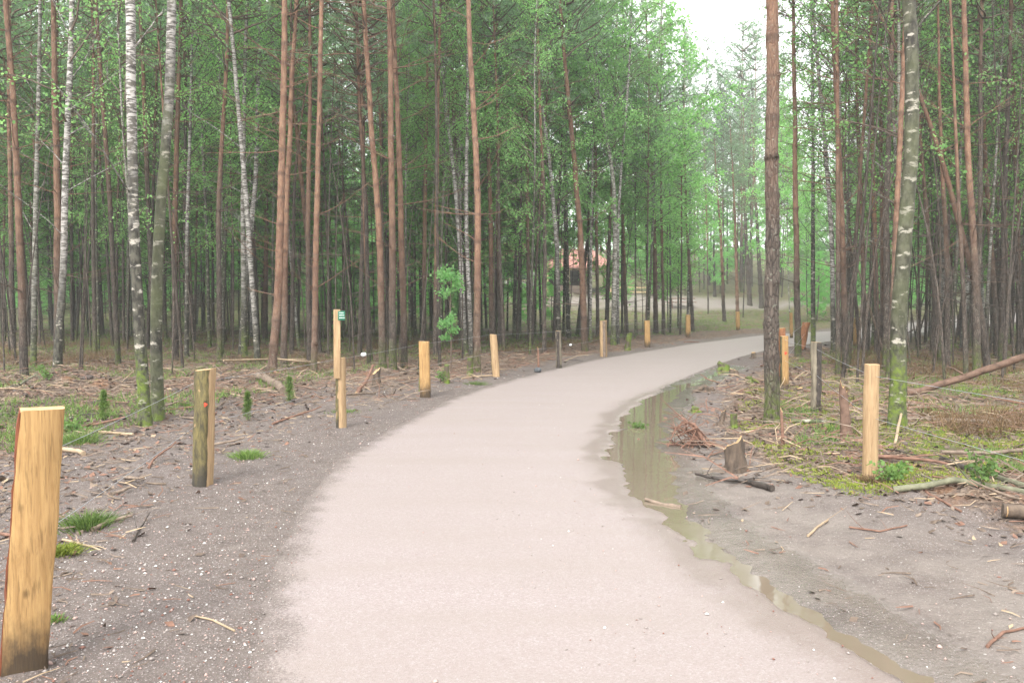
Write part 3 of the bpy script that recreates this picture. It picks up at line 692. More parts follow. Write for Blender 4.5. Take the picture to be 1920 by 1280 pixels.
n1 = fill('pine', 140, (16, 46, reg_left), 1.0, 'dark pine', 1)
n2 = fill('birch', 105, (18, 46, reg_left), 1.0, 'pale birch', 2)
n3 = fill('pine', 66, (15, 45, reg_right), .9, 'dark pine', 3)
n4 = fill('birch', 48, (16, 45, reg_right), 1.0, 'pale birch', 4)
reg_far = lambda x, y, px: True and not (10 < y - 50 < 27 and -2 < x < 22) and not (860 < px < 1240 and y < 80)
n5 = fill('pine', 44, (46, 80, reg_far), 1.8, 'dark pine', 5)
n5b = fill('pine', 22, (69, 84, lambda x, y, px: 1195 < px < 1470), 1.3, 'dark pine', 55)
n6 = fill('birch', 34, (44, 80, reg_far), 1.8, 'pale birch', 6)

# broad-leaved trees with low bright crowns at the far side of the clearing
def fill_broad(n, y0, y1, seed, cond=lambda x, y, px: True):
    rg = random.Random(seed); c = t = 0
    tm = [trunk_mesh('trunk', [Vector((0, 0, -.2)), Vector((0, 0, 0)), Vector((.2, 0, 5)), Vector((.1, .2, h))], .15, .015, 'birch', M['pine'], (3, 4), .3, 70 + i, 8) for i, h in enumerate((12, 14, 11))]
    while c < n and t < n * 200:
        t += 1; y = rg.uniform(y0, y1); x = rg.uniform(-.66 * y - 4, .66 * y + 4); px = 960 + FPX * x / y
        if not cond(x, y, px) or any((x - a) ** 2 + (y - b) ** 2 < 6 for a, b in placed) or float(path_sd(np.array([x]), np.array([y]))[0][0]) < 3: continue
        placed.append((x, y)); c += 1; z = gz(x, y); i = rg.randrange(3); me, at = tm[i]
        root = empty('beech_tree', (x, y, z), rg.uniform(0, 6.28)); s = rg.uniform(.75, 1.1); root.scale = (s, s, s)
        o = link('trunk', me, root); set_props(o, moss=-1, orange=-3, rugged=0, algae=0)
        crown_at(root, DC[i], at, rg.uniform(.4, 1.6), (12, 14, 11)[i] - .1, DCL[i])
        pn = place_name(x, y, z)[0]; lab = f'bright green broad-leaved tree with low crown, {"nearer" if y < 78 else "farther"} ranks {pn}'; tag(root, lab, 'tree', lab)
    return c
hut = lambda x, y, px: not (55 < y < 80 and -6 < x < 17) and not (56 < y < 74 and 5 < x < 27)
nb = fill_broad(9, 69, 80, 88, lambda x, y, px: 1200 < px < 1460); n7 = fill_broad(60, 60, 82, 8, hut); n8 = fill_broad(40, 82, 100, 9)
def understory(n, cond, seed):
    rg = random.Random(seed); c = t = 0; me, at = trunk_mesh('trunk', [Vector((0, 0, -.2)), Vector((0, 0, 0)), Vector((.1, 0, 2)), Vector((.05, .1, 5))], .035, .006, 'birch', M['pine'], (3, 4), .0, 90, 6)
    while c < n and t < n * 400:
        t += 1; y = rg.uniform(40, 66); x = rg.uniform(-.66 * y, .66 * y); px = 960 + FPX * x / y
        if not cond(x, y, px) or any((x - a) ** 2 + (y - b) ** 2 < 1.2 for a, b in placed) or float(path_sd(np.array([x]), np.array([y]))[0][0]) < 2.6: continue
        placed.append((x, y)); c += 1; z = gz(x, y); root = empty('beech_sapling', (x, y, z), rg.uniform(0, 6.28)); s = rg.uniform(.6, 1.1); root.scale = (s, s, s)
        o = link('trunk', me, root); set_props(o, moss=-1, orange=-3, rugged=0, algae=0); i = rg.randrange(3); crown_at(root, DC[i], at, rg.uniform(.2, .7), 4.9, DCL[i]).scale = (.42, .42, .42)
        lab = f'bushy bright green young broad-leaved tree {place_name(x, y, z)[0]}'; tag(root, lab, 'young tree', lab)
    return c
n9 = understory(75, lambda x, y, px: (560 < px < 1235 or px > 1500 or -100 < px < 330 and y > 48) and not (985 < px < 1165 and rnd.random() < .9 or 930 < px < 1210 and rnd.random() < .5) and not (1185 < px < 1440), 21)
def bare(n, region, seed):
    rg = random.Random(seed); c = t = 0; pool = []
    for i in range(6):
        h = rg.uniform(5, 10); a = rg.uniform(0, 6.28); ln = rg.uniform(.2, 1.6); P = [Vector((0, 0, -.15))] + [Vector((math.cos(a) * ln * u * u + rg.uniform(-.05, .05), math.sin(a) * ln * u * u, h * u + .01)) for u in (0, .3, .6, 1)]
        pool.append(trunk_mesh('trunk', P, rg.uniform(.014, .028), .004, 'birch' if i % 2 else 'pine', M['pine'], (.8, h), 1, 700 + i, 6)[0])
    while c < n and t < n * 300:
        t += 1; y = rg.uniform(*region[:2]); x = rg.uniform(-.66 * y, .66 * y); px = 960 + FPX * x / y
        if not region[2](x, y, px) or any((x - a) ** 2 + (y - b) ** 2 < .5 for a, b in placed) or float(path_sd(np.array([x]), np.array([y]))[0][0]) < 1.9: continue
        placed.append((x, y)); c += 1; z = gz(x, y); root = empty('bare_stem', (x, y, z)); root.rotation_euler = (rg.gauss(0, .05), rg.gauss(0, .05), rg.uniform(0, 6.28)); s = rg.uniform(.7, 1.15); root.scale = (s, s, s)
        o = link('trunk', rg.choice(pool), root); set_props(o, moss=rg.choice((-1, .3)), orange=-3, rugged=0, algae=0)
        lab = f'thin leafless grey stem with fine twigs, {band(y)} row {place_name(x, y, z)[0]}'; tag(root, lab, 'bare stem', lab)
bare(95, (16, 44, reg_left), 71); bare(100, (14.5, 42, reg_right), 72)
print(n9, 'fill', n1, n2, n3, n4, n5, n6, n7, n8)

# the far wood: one mass nobody could count
def far_wood():
    g = np.random.default_rng(5); mb = MB(); n = 130000; y = g.uniform(100, 135, n); x = g.uniform(-1, 1, n) * (y * .72 + 6)
    top = 12 + 5 * fbm(x * .12, y * .12, 77); u = g.random(n) ** .8; keep = fbm(x * .35, u * 6 + y * .2, 78) > .44; x, y, u, top = x[keep], y[keep], u[keep], top[keep]
    leaves(mb, np.c_[x, y, HH(x, y) + u * top], 0, (.22, .42), g)
    for _ in range(160):
        yy = g.uniform(98, 125); xx = g.uniform(-1, 1) * yy * .7; z = gz(xx, yy); tube(mb, [(xx, yy, z - .2), (xx + g.normal(0, .3), yy, z + 7), (xx + g.normal(0, .4), yy, z + 13)], (.16, .12, .04), 5, 1, False)
    tag(link('far_wood_foliage', mb.mesh('far_wood', [M['broad'], M['pine']], False)), 'hazy green wood on the rise behind the clearing', 'wood', kind='stuff')
far_wood()
#PART2
# ------------------------------------------------------------ fence posts
M['oak'] = m_wood('split_oak', (.42, .265, .11), (.27, .155, .06), (.03, .022, .016), zst=.34)
M['oak_pale'] = m_wood('pale_wood', (.42, .295, .165), (.28, .18, .095), (.12, .085, .06), zst=.1)
M['oak_grey'] = m_wood('weathered_wood', (.30, .26, .19), (.11, .09, .065), (.05, .045, .03), zst=.15)
M['oak_red'] = m_wood('red_brown_wood', (.36, .16, .07), (.14, .06, .03), (.03, .02, .018), zst=.15)
M['barkp'] = m_wood('post_bark', (.19, .155, .06), (.055, .048, .03), (.04, .035, .03), grain=(9, 9, 2.5))
M['barkr'] = m_simple('red_bark', (.10, .03, .015), (.24, .08, .04), 22, stretch=(1, 1, .3))
M['wire'] = m_simple('galvanised_wire', (.25, .26, .28), (.42, .43, .45), 60, .45, 0.1, .001, .5, .3)
M['red'] = m_simple('red_paint', (.55, .04, .02), (.7, .10, .05), 50)
M['green'] = m_simple('green_sign_paint', (.02, .12, .07), (.03, .15, .09), 8, .45)
M['white'] = m_simple('white_paint', (.68, .72, .68), (.8, .82, .8), 20, .5)
M['stone'] = m_simple('dark_stone', (.05, .055, .06), (.12, .125, .13), 12)
M['tile'] = m_simple('red_roof_tiles', (.30, .13, .10), (.44, .25, .20), 9, .8, .8, .05, .3, 0, (1, 1, 4))
M['plaster'] = m_simple('white_wall', (.62, .6, .56), (.75, .73, .7), 3)
M['beam'] = m_simple('pale_timber', (.42, .30, .17), (.6, .46, .28), 6)
M['glass'] = m_simple('dark_window', (.02, .025, .03), (.05, .06, .07), 3, .1, .0)
SEC = {
    'square': [(-1, -.8), (-.9, -.95), (.9, -.95), (1, -.8), (1, .8), (.9, .95), (-.9, .95), (-1, .8)],
    'wedge': [(-1, -.35), (-.75, -.8), (-.3, -1), (.25, -1), (.45, -.85), (1, .1), (.95, .8), (.3, 1), (-.6, .9), (-1, .3)],
    'round': [(math.cos(a), math.sin(a)) for a in np.linspace(0, 2 * PI, 14, endpoint=False)]}
def post(base, top, w, sec, mat, label, bark=None, bmat='barkp', depth=1.0, gnarl=.05, taper=.97, seed=0, rz=0., dot=None, name='fence_post', group='wooden fence posts', bow=0.):
    b = on_ground(*base); t = at_depth(*top, b.y) - b; b.z = gz(b.x, b.y); t.z = t.z + (float(H0(b.x, b.y)) - b.z)
    r = w / 2 / FPX * b.y; root = empty(name, b); S = np.array(SEC[sec]) * (r, r * depth); S = S @ np.array([[math.cos(rz), math.sin(rz)], [-math.sin(rz), math.cos(rz)]]); k = len(S); n = 22
    g = np.random.default_rng(seed + 5); rings = []
    ang = np.linspace(0, 2 * PI, k, endpoint=False); ph = g.uniform(0, 9)
    for i in range(n):
        u = i / (n - 1); z = -.25 + (t.z + .25) * u
        f = taper + (1 - taper) * (1 - u) + gnarl * (vnoise(np.cos(ang) * 1.3 + ph, np.sin(ang) * 1.3 + z * 5, seed) - .5) * 2 + gnarl * .6 * (vnoise(np.cos(ang) * 4 + ph, z * 14 + np.sin(ang) * 4, seed + 3) - .5) * 2
        c = np.array([t.x * max(0, u - .15) / .85 + bow * math.sin(PI * u), t.y * u]); zz = np.full(k, z)
        if i == n - 1: zz = zz + S[:, 0] * g.uniform(-.12, .12) + g.normal(0, .002, k)
        rings.append(np.c_[S * f[:, None] + c, zz])
    V = np.array(rings); mb = MB(); i = np.arange(n - 1)[:, None] * k; j = np.arange(k)[None]
    F = np.stack([i + j, i + (j + 1) % k, i + k + (j + 1) % k, i + k + j], -1).reshape(-1, 4); mb.add(V.reshape(-1, 3), F, 0)
    cap = np.vstack([V[-1], V[-1].mean(0)]); mb.add(cap, [(q, (q + 1) % k, k) for q in range(k)], 1)
    me = mb.mesh('timber', [mat, M['cut']], sec == 'round'); link('timber', me, root)
    if bark:
        sel = [s % k for s in bark]; C = V.mean(1)[:, None]; O = C + (V - C) * 1.045; O[..., 2] = V[..., 2]; I = C + (V - C) * .96; I[..., 2] = V[..., 2]
        O = O[:, sel]; I = I[:, sel]; O[:, 0] = (O[:, 0] + V[:, sel[0]]) / 2; m_ = len(sel); Q = np.concatenate([O, I[:, ::-1]], 1); kk = 2 * m_
        Q = Q + np.repeat(np.random.default_rng(seed).normal(0, .0022, (n, kk, 1)), 3, 2) * (1, 1, 0)
        Q[-1, :, 2] -= .004; mb = MB(); i = np.arange(n - 1)[:, None] * kk; j = np.arange(kk)[None]
        F = np.stack([i + j, i + (j + 1) % kk, i + kk + (j + 1) % kk, i + kk + j], -1).reshape(-1, 4); mb.add(Q.reshape(-1, 3), F, 0)
        e = Q[-1]; mb.add(e, [(q, q + 1, kk - 2 - q, kk - 1 - q) for q in range(m_ - 1)], 0)
        link('bark', mb.mesh('bark', M[bmat], False), root)
    if dot:
        mb = MB(); a = np.linspace(0, 2 * PI, 14, endpoint=False); rr = dot[2] * (1 + .25 * np.sin(3 * a + 1)); cx, cz = dot[0] * r + t.x * dot[1] / t.z, dot[1]
        ring = np.c_[cx + rr * np.cos(a), np.full(14, -r * depth * 1.10), cz + rr * 1.3 * np.sin(a)]; ring2 = ring + (0, .02, 0)
        mb.add(np.vstack([ring, ring2]), [(q, (q + 1) % 14, 14 + (q + 1) % 14, 14 + q) for q in range(14)]); mb.add(np.vstack([ring, ring.mean(0)]), [(q, (q + 1) % 14, 14) for q in range(14)])
        link('paint_dot', mb.mesh('paint_dot', M['red']), root)
    tag(root, label, 'post', group); return root, b, t, r
PL = [
    post((43, 1268), (80, 766), 76, 'square', M['oak'], 'big golden split-oak post, nearest of all, dark stain at its foot', bark=[6, 7, 0], bmat='barkr', depth=.62, gnarl=.05, seed=1, rz=.56),
    post((380, 916), (386, 692), 37, 'wedge', M['oak_pale'], 'dark mossy-barked post with a red paint dot and pale split edge', bark=[7, 8, 9, 0, 1, 2, 3], gnarl=.06, seed=2, rz=.42, dot=(.45, .70, .012)),
    post((640, 805), (638, 671), 18, 'wedge', M['oak_pale'], 'sign post: mossy lower post carrying a thin plank and green sign', bark=[8, 9, 0, 1, 2], gnarl=.05, seed=3, name='sign_post', group=None),
    post((798, 746), (795, 640), 19, 'square', M['oak'], 'smooth yellow square post just past the sign post', seed=4, gnarl=.03),
    post((931, 708), (925, 627), 14, 'round', M['oak_pale'], 'knotty pale post with dark flecks, second past the sign post', bark=[4, 5, 6, 7], bmat='barkp', seed=5, gnarl=.09),
    post((1048, 690), (1047, 620), 11, 'wedge', M['oak_grey'], 'cracked grey post with dark hollow beside the dark round stone', bark=[1, 2, 3], bmat='stick_d', seed=6, gnarl=.16),  # dark strip put in for the darkness of the hollow; no hollow is cut
    post((1132, 669), (1131, 601), 14, 'wedge', M['oak_pale'], 'split post with brown top and pale lower face, past the cracked grey one', bark=[2, 3, 4], bmat='stick_a', seed=7, gnarl=.07),
    post((1214, 652), (1213, 601), 10, 'square', M['oak'], 'small yellow post at the outer bend beside a leaning mossy stump', seed=8),
    post((1290, 635), (1290, 590), 8, 'square', M['oak'], 'small yellow post in front of the picnic table', seed=9),
    post((1384, 622), (1383, 584), 8, 'round', M['oak'], 'last yellow post before the path goes behind the thickest pine', seed=10)]
PR = [
    post((1633, 906), (1635, 683), 28, 'round', M['oak_pale'], 'smooth peeled round post carrying two wires on the inner bend', seed=11, gnarl=.05, bow=-.01),
    post((1530, 776), (1531, 641), 19, 'wedge', M['oak_grey'], 'weathered gnarled post with dark hollow side, next past the round post', bark=[2, 3, 4, 5, 6], bmat='stick_d', seed=12, gnarl=.17),  # near-black strip colours in the shade of the hollow; the shape stays solid
    post((1471, 735), (1470, 630), 13, 'square', M['oak'], 'golden post with dark top and red paint dot beside the thickest pine', seed=13, gnarl=.05, bark=[7, 0, 1], bmat='barkp', dot=(.1, .66, .02)),
    post((1467, 712), (1466, 615), 11, 'square', M['oak_red'], 'brown post half hidden behind the thickest pine', seed=14),
    post((1505, 662), (1513, 604), 15, 'wedge', M['oak_red'], 'crooked red-brown post slanting beside the mossy-footed pine', seed=15, gnarl=.14, bow=-.05),
    post((1607, 651), (1607, 596), 11, 'square', M['oak'], 'pale yellow post deep among the inner-bend pines', seed=16),
    post((1484, 634), (1483, 586), 5, 'square', M['oak'], 'thin yellow post far behind the brown pine with mossy green foot', seed=17)]
# outside the frame: the next post of the inner fence
rt = empty('fence_post', (3.75, 3.5, 0)); mb = MB(); tube(mb, [(0, 0, -.2), (0, 0, .5), (.01, 0, 1.03)], (.068, .066, .064), 14, 0, True, .04, 3); link('timber', mb.mesh('timber', M['oak_pale']), rt)
tag(rt, 'peeled round post nearest the camera on the inner side', 'post', 'wooden fence posts')
# plank and sign on the sign post
root, b, t, r = PL[2]
def boxv(c, s): x, y, z = [q / 2 for q in s]; return np.array([(c[0] + i * x, c[1] + j * y, c[2] + k * z) for i in (-1, 1) for j in (-1, 1) for k in (-1, 1)])
BF = [(0, 1, 3, 2), (4, 6, 7, 5), (0, 4, 5, 1), (2, 3, 7, 6), (0, 2, 6, 4), (1, 5, 7, 3)]
def box(mb, c, s, m=0): mb.add(boxv(c, s), BF, m)
def bevel_box(name, c, s, mat, parent, rot=None, bw=.004):
    mb = MB(); box(mb, (0, 0, 0), s); me = mb.mesh(name, mat, False); o = link(name, me, parent, c, rot); m = o.modifiers.new('b', 'BEVEL'); m.width = bw; m.segments = 2; return o
zt = t.z; pk = at_depth(634, 580, b.y) - b
bevel_box('plank', (pk.x - .002, -r - .012, (zt - .25 + pk.z) / 2), (.083, .028, pk.z - zt + .25), M['oak_pale'], root, (0, math.radians(.4), 0))
sg = at_depth(643, 591.5, b.y) - b
sign = bevel_box('sign', (sg.x + .005, -r - .05, sg.z), (.085, .03, .115), M['green'], root, (0, 0, math.radians(14)))
for k_, (zz, ww) in enumerate(((.034, .05), (.006, .06), (-.026, .056))):
    lb = MB(); xx = -ww / 2; gg = random.Random(k_)
    while xx < ww / 2:                              # short illegible words
        a_ = gg.uniform(.006, .014); box(lb, (xx + a_ / 2, 0, 0), (a_, .002, .009)); xx += a_ + .003
    o = link('lettering', lb.mesh('lettering', M['white'], False), sign, (0, -.0165, zz))

def wire(label, pts, sag=.012, r_=.0018):
    mb = MB(); P = []
    for a, c in zip(pts[:-1], pts[1:]):
        for u in np.linspace(0, 1, 9)[:-1]: q = Vector(a).lerp(Vector(c), float(u)); P.append((q.x, q.y, q.z - sag * 4 * u * (1 - u)))
    P.append(tuple(pts[-1])); o = np.array(P[0]); tube(mb, np.array(P) - o, r_, 5, 0); return tag(link('fence_wire', mb.mesh('fence_wire', M['wire']), None, o), label, 'wire', 'fence wires')
up = lambda p, h: p[1] + p[2] * (h / p[2].z) + (Vector((-p[3] - .004, 0, 0)) if p in PL else Vector((0, 0, 0)))
lw = [p for p in PL]
wire('upper wire strung along the outer post row', [Vector((-2.0, -.2, .88))] + [up(p, .85 if i == 2 else .88) for i, p in enumerate(lw)])
wire('lower wire strung along the outer post row', [Vector((-2.0, -.2, .5))] + [up(p, .5) for p in lw])
wr = [PR[i] for i in (0, 1, 2, 4)]
wire('upper wire strung along the inner-bend posts', [Vector((3.75, 3.5, .93))] + [up(p, .9) for p in wr], r_=.0019)
wire('lower wire strung along the inner-bend posts', [Vector((3.75, 3.5, .5))] + [up(p, .53) for p in wr], r_=.0019)
def tensioner(pa, pb, u, h, label):
    a, c = up(pa, h), up(pb, h); q = a.lerp(c, u); d = (c - a).normalized(); mb = MB()
    tube(mb, [d * -.05, d * -.03, d * .0, d * .03, d * .05], (.008, .03, .02, .03, .008), 10); o = link('wire_tensioner', mb.mesh('wire_tensioner', M['white']), None, q - Vector((0, 0, .006))); tag(o, label, 'wire tensioner')
tensioner(PL[2], PL[3], .28, .86, 'white tensioner on the upper wire just past the sign post')
tensioner(PL[5], PL[6], .3, .5, 'white tensioner on the lower wire past the cracked grey post')

# ------------------------------------------------------------ stumps, logs, branches
M['stump_bark'] = m_simple('stump_bark', (.045, .035, .028), (.15, .11, .08), 16, stretch=(1, 1, .4), bs=.8, bd=.02)
def m_mossy():
    k = N('mossy_bark'); p = k.pos(); n = k.noise(p, 12, 4); f = k.step(k.noise(p, 5, 3), .38, .55)
    return k.finish(k.mix(f, k.mix(n, (.04, .032, .025), (.13, .10, .075)), k.mix(k.noise(p, 40, 2), (.05, .085, .012), (.15, .20, .035))), .95, n, .8, .02)
M['mossy'] = m_mossy()
def stump(base, top, w, label, mat='stump_bark', flare=1.35, jag=.1, roots=3, seed=0, topf=.85):
    b = on_ground(*base); t = at_depth(*top, b.y) - b; b.z = gz(b.x, b.y); t.z += float(H0(b.x, b.y)) - b.z; r = w / 2 / FPX * b.y; root = empty('tree_stump', b)
    g = np.random.default_rng(seed + 40); k = 16; n = 8; a = np.arange(k) * 2 * PI / k; V = []
    for i in range(n):
        u = i / (n - 1); z = -.08 + (t.z + .08) * u; rr = r * (topf + (flare - topf) * (1 - u) ** 2.2) * (1 + .09 * np.sin(a * 3 + seed) + .06 * g.normal(0, 1, k)); zz = np.full(k, z)
        if i == n - 1: zz = zz + r * jag * np.cos(a + seed) * 2 + np.abs(g.normal(0, r * jag, k)); topr = rr
        V.append(np.c_[rr * np.cos(a) + t.x * u, rr * np.sin(a) + t.y * u, zz])
    V = np.array(V); mb = MB(); i = np.arange(n - 1)[:, None] * k; j = np.arange(k)[None]
    mb.add(V.reshape(-1, 3), np.stack([i + j, i + (j + 1) % k, i + k + (j + 1) % k, i + k + j], -1).reshape(-1, 4))
    for q in range(roots):
        az = g.uniform(0, 2 * PI); tube(mb, [(math.cos(az) * r * s, math.sin(az) * r * s, z) for s, z in ((.5, r * .5), (1.2, r * .22), (1.9, -.01), (2.5, -.06))], (r * .4, r * .3, r * .2, r * .1), 7, 0, True, .1, q)
    link('stem', mb.mesh('stem', M[mat]), root); mb = MB(); e = V[-1]; c = e.mean(0); inner = c + (e - c) * .88; inner[:, 2] = e[:, 2] + .002 + g.normal(0, r * jag * .15, k)
    mb.add(np.vstack([e + (0, 0, .001), inner]), [(q, (q + 1) % k, k + (q + 1) % k, k + q) for q in range(k)]); mb.add(np.vstack([inner, inner.mean(0)]), [(q, (q + 1) % k, k) for q in range(k)])
    link('cut_face', mb.mesh('cut_face', M['cut'] if mat != 'mossy' else M['mossy'], False), root); return tag(root, label, 'stump', 'tree stumps')
stump((1380, 882), (1377, 836), 38, 'squat split stump standing behind the black curved branch', seed=1, jag=.25, topf=.95)
stump((1327, 739), (1328, 728), 26, 'low orange-cut stump near the narrow top of the puddle', seed=2)
stump((1376, 706), (1376, 694), 20, 'low stump with two pale cuts above the low orange-cut stump', seed=3, mat='oak_red' and 'stump_bark')
stump((1357, 693), (1356, 683), 24, 'dark rounded mossy stump at the tip of the puddle', mat='mossy', seed=4)
stump((1413, 673), (1413, 661), 9, 'small red-brown stump beside the path rim, farthest on the inner bend', seed=5)
stump((1406, 722), (1404, 707), 16, 'mossy low stump between the low cuts and the thickest pine', mat='mossy', seed=6)
stump((1350, 798), (1357, 772), 10, 'thin leaning red-brown stump beside the heap of roots', seed=7, jag=.3)
stump((1377, 803), (1375, 777), 14, 'mossy knee-high stump behind the squat split stump', mat='mossy', seed=8)
stump((1588, 832), (1581, 738), 20, 'tall broken snag with reddish bark next to the round post', mat='stick_l', seed=9, jag=.7, topf=.8)
stump((1469, 842), (1465, 770), 6, 'thin upright red-brown snag at the foot of the thickest pine', seed=10, jag=.8, roots=1, mat='stick_c')
stump((838, 722), (838, 684), 11, 'slim green mossy stump at the foot of the leafy sapling', mat='mossy', seed=11, roots=0)
stump((706, 733), (706, 698), 17, 'dark uprooted stump just past the sign post', seed=12, jag=.3)
stump((1176, 657), (1180, 625), 11, 'green mossy stump leaning beside the small yellow post at the outer bend', mat='mossy', seed=13, roots=0)
stump((880, 708), (881, 672), 12, 'mossy stump beside the knotty pale post', mat='mossy', seed=14, roots=0)
stump((790, 735), (789, 700), 9, 'mossy stump touching the smooth yellow square post', mat='mossy', seed=15, roots=0)
stump((1010, 694), (1009, 655), 4, 'thin orange splintered stump above the dark round stone', seed=16, mat='stick_c', roots=0, jag=.9)
st = MB(); g_ = np.random.default_rng(3); a_ = []
for i in range(9):
    for j in range(14): th = PI * i / 8; ph = 2 * PI * j / 14; a_.append((math.sin(th) * math.cos(ph), math.sin(th) * math.sin(ph), .8 * math.cos(th)))
a_ = np.array(a_) * (.085 * (1 + .12 * (vnoise(np.array(a_)[:, 0] * 2 + 5, np.array(a_)[:, 2] * 2 + 3, 5) - .5)))[:, None] if True else None
st.add(a_, [(i * 14 + j, i * 14 + (j + 1) % 14, (i + 1) * 14 + (j + 1) % 14, (i + 1) * 14 + j) for i in range(8) for j in range(14)])
p_ = on_ground(1008, 698); tag(link('stone', st.mesh('stone', M['stone']), None, (p_.x, p_.y, gz(p_.x, p_.y) + .05)), 'dark round stone by the path rim next to the cracked grey post', 'stone')

def gp(px, py, lift=0.): p = on_ground(px, py); return Vector((p.x, p.y, gz(p.x, p.y) + lift))
def limb(name, pts, w0, w1, mat, label, cat='branch', twigs=0, group=None, seed=0, sides=8, wob=.07, cut=True):
    """a log or branch through world points, widths in pixels at its own distance"""
    rg = random.Random(seed + 70); d = pts[0].y; r0 = w0 / 2 / FPX * d; r1 = w1 / 2 / FPX * d; o = pts[0].copy(); P = [p - o for p in pts]; Q = []
    for a, c in zip(P[:-1], P[1:]):
        for u in (0, .25, .5, .75): q = a.lerp(c, u); Q.append(q + Vector((rg.gauss(0, r0 * .2), rg.gauss(0, r0 * .2), rg.gauss(0, r0 * .12))))
    Q.append(P[-1]); rr = np.linspace(r0, r1, len(Q)); mb = MB(); tube(mb, [tuple(q) for q in Q], rr, sides, 0, True, wob, seed)
    for k in range(twigs):
        i = rg.randint(1, len(Q) - 2); branch_tube(mb, tuple(Q[i]), rg.uniform(0, 6.28), rg.uniform(.0, .9), rg.uniform(.1, .35) * min(1.5, d / 8), rr[i] * .35, 0, -.03, True, rg)
    me = mb.mesh(name, M[mat]); root = link(name, me, None, o)
    if cut and r0 > .03:
        mb = MB(); dd = (P[0] - Q[1]).normalized(); tube(mb, [tuple(dd * .001), tuple(dd * .006)], (r0 * .93, r0 * .88), sides, 0, True); link('cut_end', mb.mesh('cut_end', M['cut']), root)
    return tag(root, label, cat, group)
def flat(*pp, lift=0.): return [gp(x, y, lift) for x, y in pp]
bl = on_ground(1703, 745)
limb('fallen_log', [gp(1703, 746, .05), at_depth(1815, 706, bl.y - .4), at_depth(1935, 662, bl.y - .9), at_depth(2060, 618, bl.y - 1.4)], 13, 12, 'stick_l', 'long leaning log resting with one end on the ground beyond the round post', 'log', 3, seed=1)
limb('fallen_log', flat((1673, 954), (1790, 958), (1935, 967), lift=.04), 13, 11, 'stick_g', 'long grey-green log lying across the litter beneath the crossed sticks', 'log', 3, seed=2)
limb('fallen_log', flat((1765, 869), (1850, 864), (1935, 860), lift=.06), 7, 8, 'stick_a', 'straight pole with pale tip lying on the mossy ground', 'log', 1, seed=3)
limb('fallen_log', flat((1764, 873), (1832, 902), lift=.03), 11, 14, 'stick_d', 'short dark log meeting the straight pole at its pale tip', 'log', 1, seed=4)
limb('fallen_log', flat((1868, 914), (1935, 950), lift=.05), 10, 12, 'stick_g', 'pale greenish log sloping down beside the thick sawn log', 'log', 0, seed=5)
limb('fallen_log', flat((1886, 998), (1990, 1004), lift=.06), 27, 27, 'stump_bark', 'thick sawn log with dark bark cut off by the photo edge', 'log', 0, seed=6)
limb('fallen_log', flat((1604, 800), (1720, 803), (1852, 806), lift=.03), 8, 8, 'stick_a', 'grey log behind the vivid green foot of the thickest birch', 'log', 2, seed=7)
limb('fallen_log', flat((1482, 799), (1520, 800), (1572, 802), lift=.03), 9, 8, 'birch', 'pale birch log lying between the weathered post and the snag', 'log', 1, seed=8)
limb('fallen_log', flat((1690, 770), (1760, 774), (1820, 782), lift=.03), 8, 7, 'stick_a', 'grey log under the lower end of the leaning log', 'log', 2, seed=9)
limb('fallen_log', flat((1722, 655), (1830, 652), (1960, 655), lift=.05), 8, 7, 'stick_a', 'long log far back between the slanting pine and its neighbours', 'log', 0, seed=10)
limb('branch', flat((1305, 896), (1345, 905), (1400, 908), (1448, 926), lift=.03), 5, 12, 'stick_d', 'black wet curved branch lying in front of the squat split stump', 'branch', 4, seed=11)
limb('fallen_log', flat((1276, 948), (1242, 944), (1210, 938), lift=.02), 10, 6, 'stick_a', 'short stick of driftwood lying in the narrow of the puddle', 'log', 0, seed=12)
limb('fallen_log', flat((487, 714), (508, 727), (532, 743), lift=.05), 15, 13, 'stick_a', 'short thick log end behind the two conifer seedlings', 'log', 2, seed=13)
limb('branch', flat((113, 856), (136, 858), (157, 864), lift=.02), 9, 9, 'stick_b', 'short yellow sawn branch right beside the nearest post', 'branch', 0, seed=14)
limb('branch', flat((140, 812), (200, 818), (250, 821), lift=.02), 5, 5, 'stick_b', 'peeled pole lying at the foot of the thick white birch', 'branch', 1, seed=15)
limb('branch', flat((648, 752), (700, 743), (745, 728), (784, 722), lift=.03), 4, 3, 'stick_a', 'long thin branch lying between the sign post and the square post', 'branch', 3, seed=16)
limb('branch', flat((866, 714), (895, 710), (926, 708), lift=.02), 4, 3, 'stick_b', 'peeled stick lying before the knotty pale post', 'branch', 1, seed=17)
limb('branch', flat((0, 751), (35, 746), (70, 739), lift=.06) + [at_depth(76, 713, 13.6)], 6, 2, 'stick_g', 'bent green pole on the ground behind the nearest post', 'branch', 1, seed=18)
limb('branch', flat((668, 748), (684, 730), lift=.02) + [gp(700, 724, .35)], 9, 6, 'stick_c', 'torn reddish root leaning against the dark uprooted stump', 'branch', 1, seed=19)
limb('branch', flat((366, 1160), (400, 1170), (440, 1185), lift=.006), 4, 4, 'stick_b', 'lone straight orange twig on the near gravel shoulder', 'branch', 0, seed=20, cut=False)
limb('branch', flat((250, 1028), (262, 1008), lift=.01) + [gp(282, 985, .04)], 6, 2, 'stick_d', 'hooked dark twig by the nearest grass tuft', 'branch', 1, seed=21, cut=False)
limb('branch', flat((175, 1010), (205, 1000), (248, 990), lift=.02), 9, 6, 'stick_a', 'gnarled grey branch piece lying against the nearest grass tuft', 'branch', 2, seed=22)
limb('branch', flat((1850, 1228), (1880, 1208), (1925, 1198), lift=.01), 7, 5, 'stick_c', 'curved reddish twig on the bare mud nearest the photo edge', 'branch', 2, seed=23, cut=False)
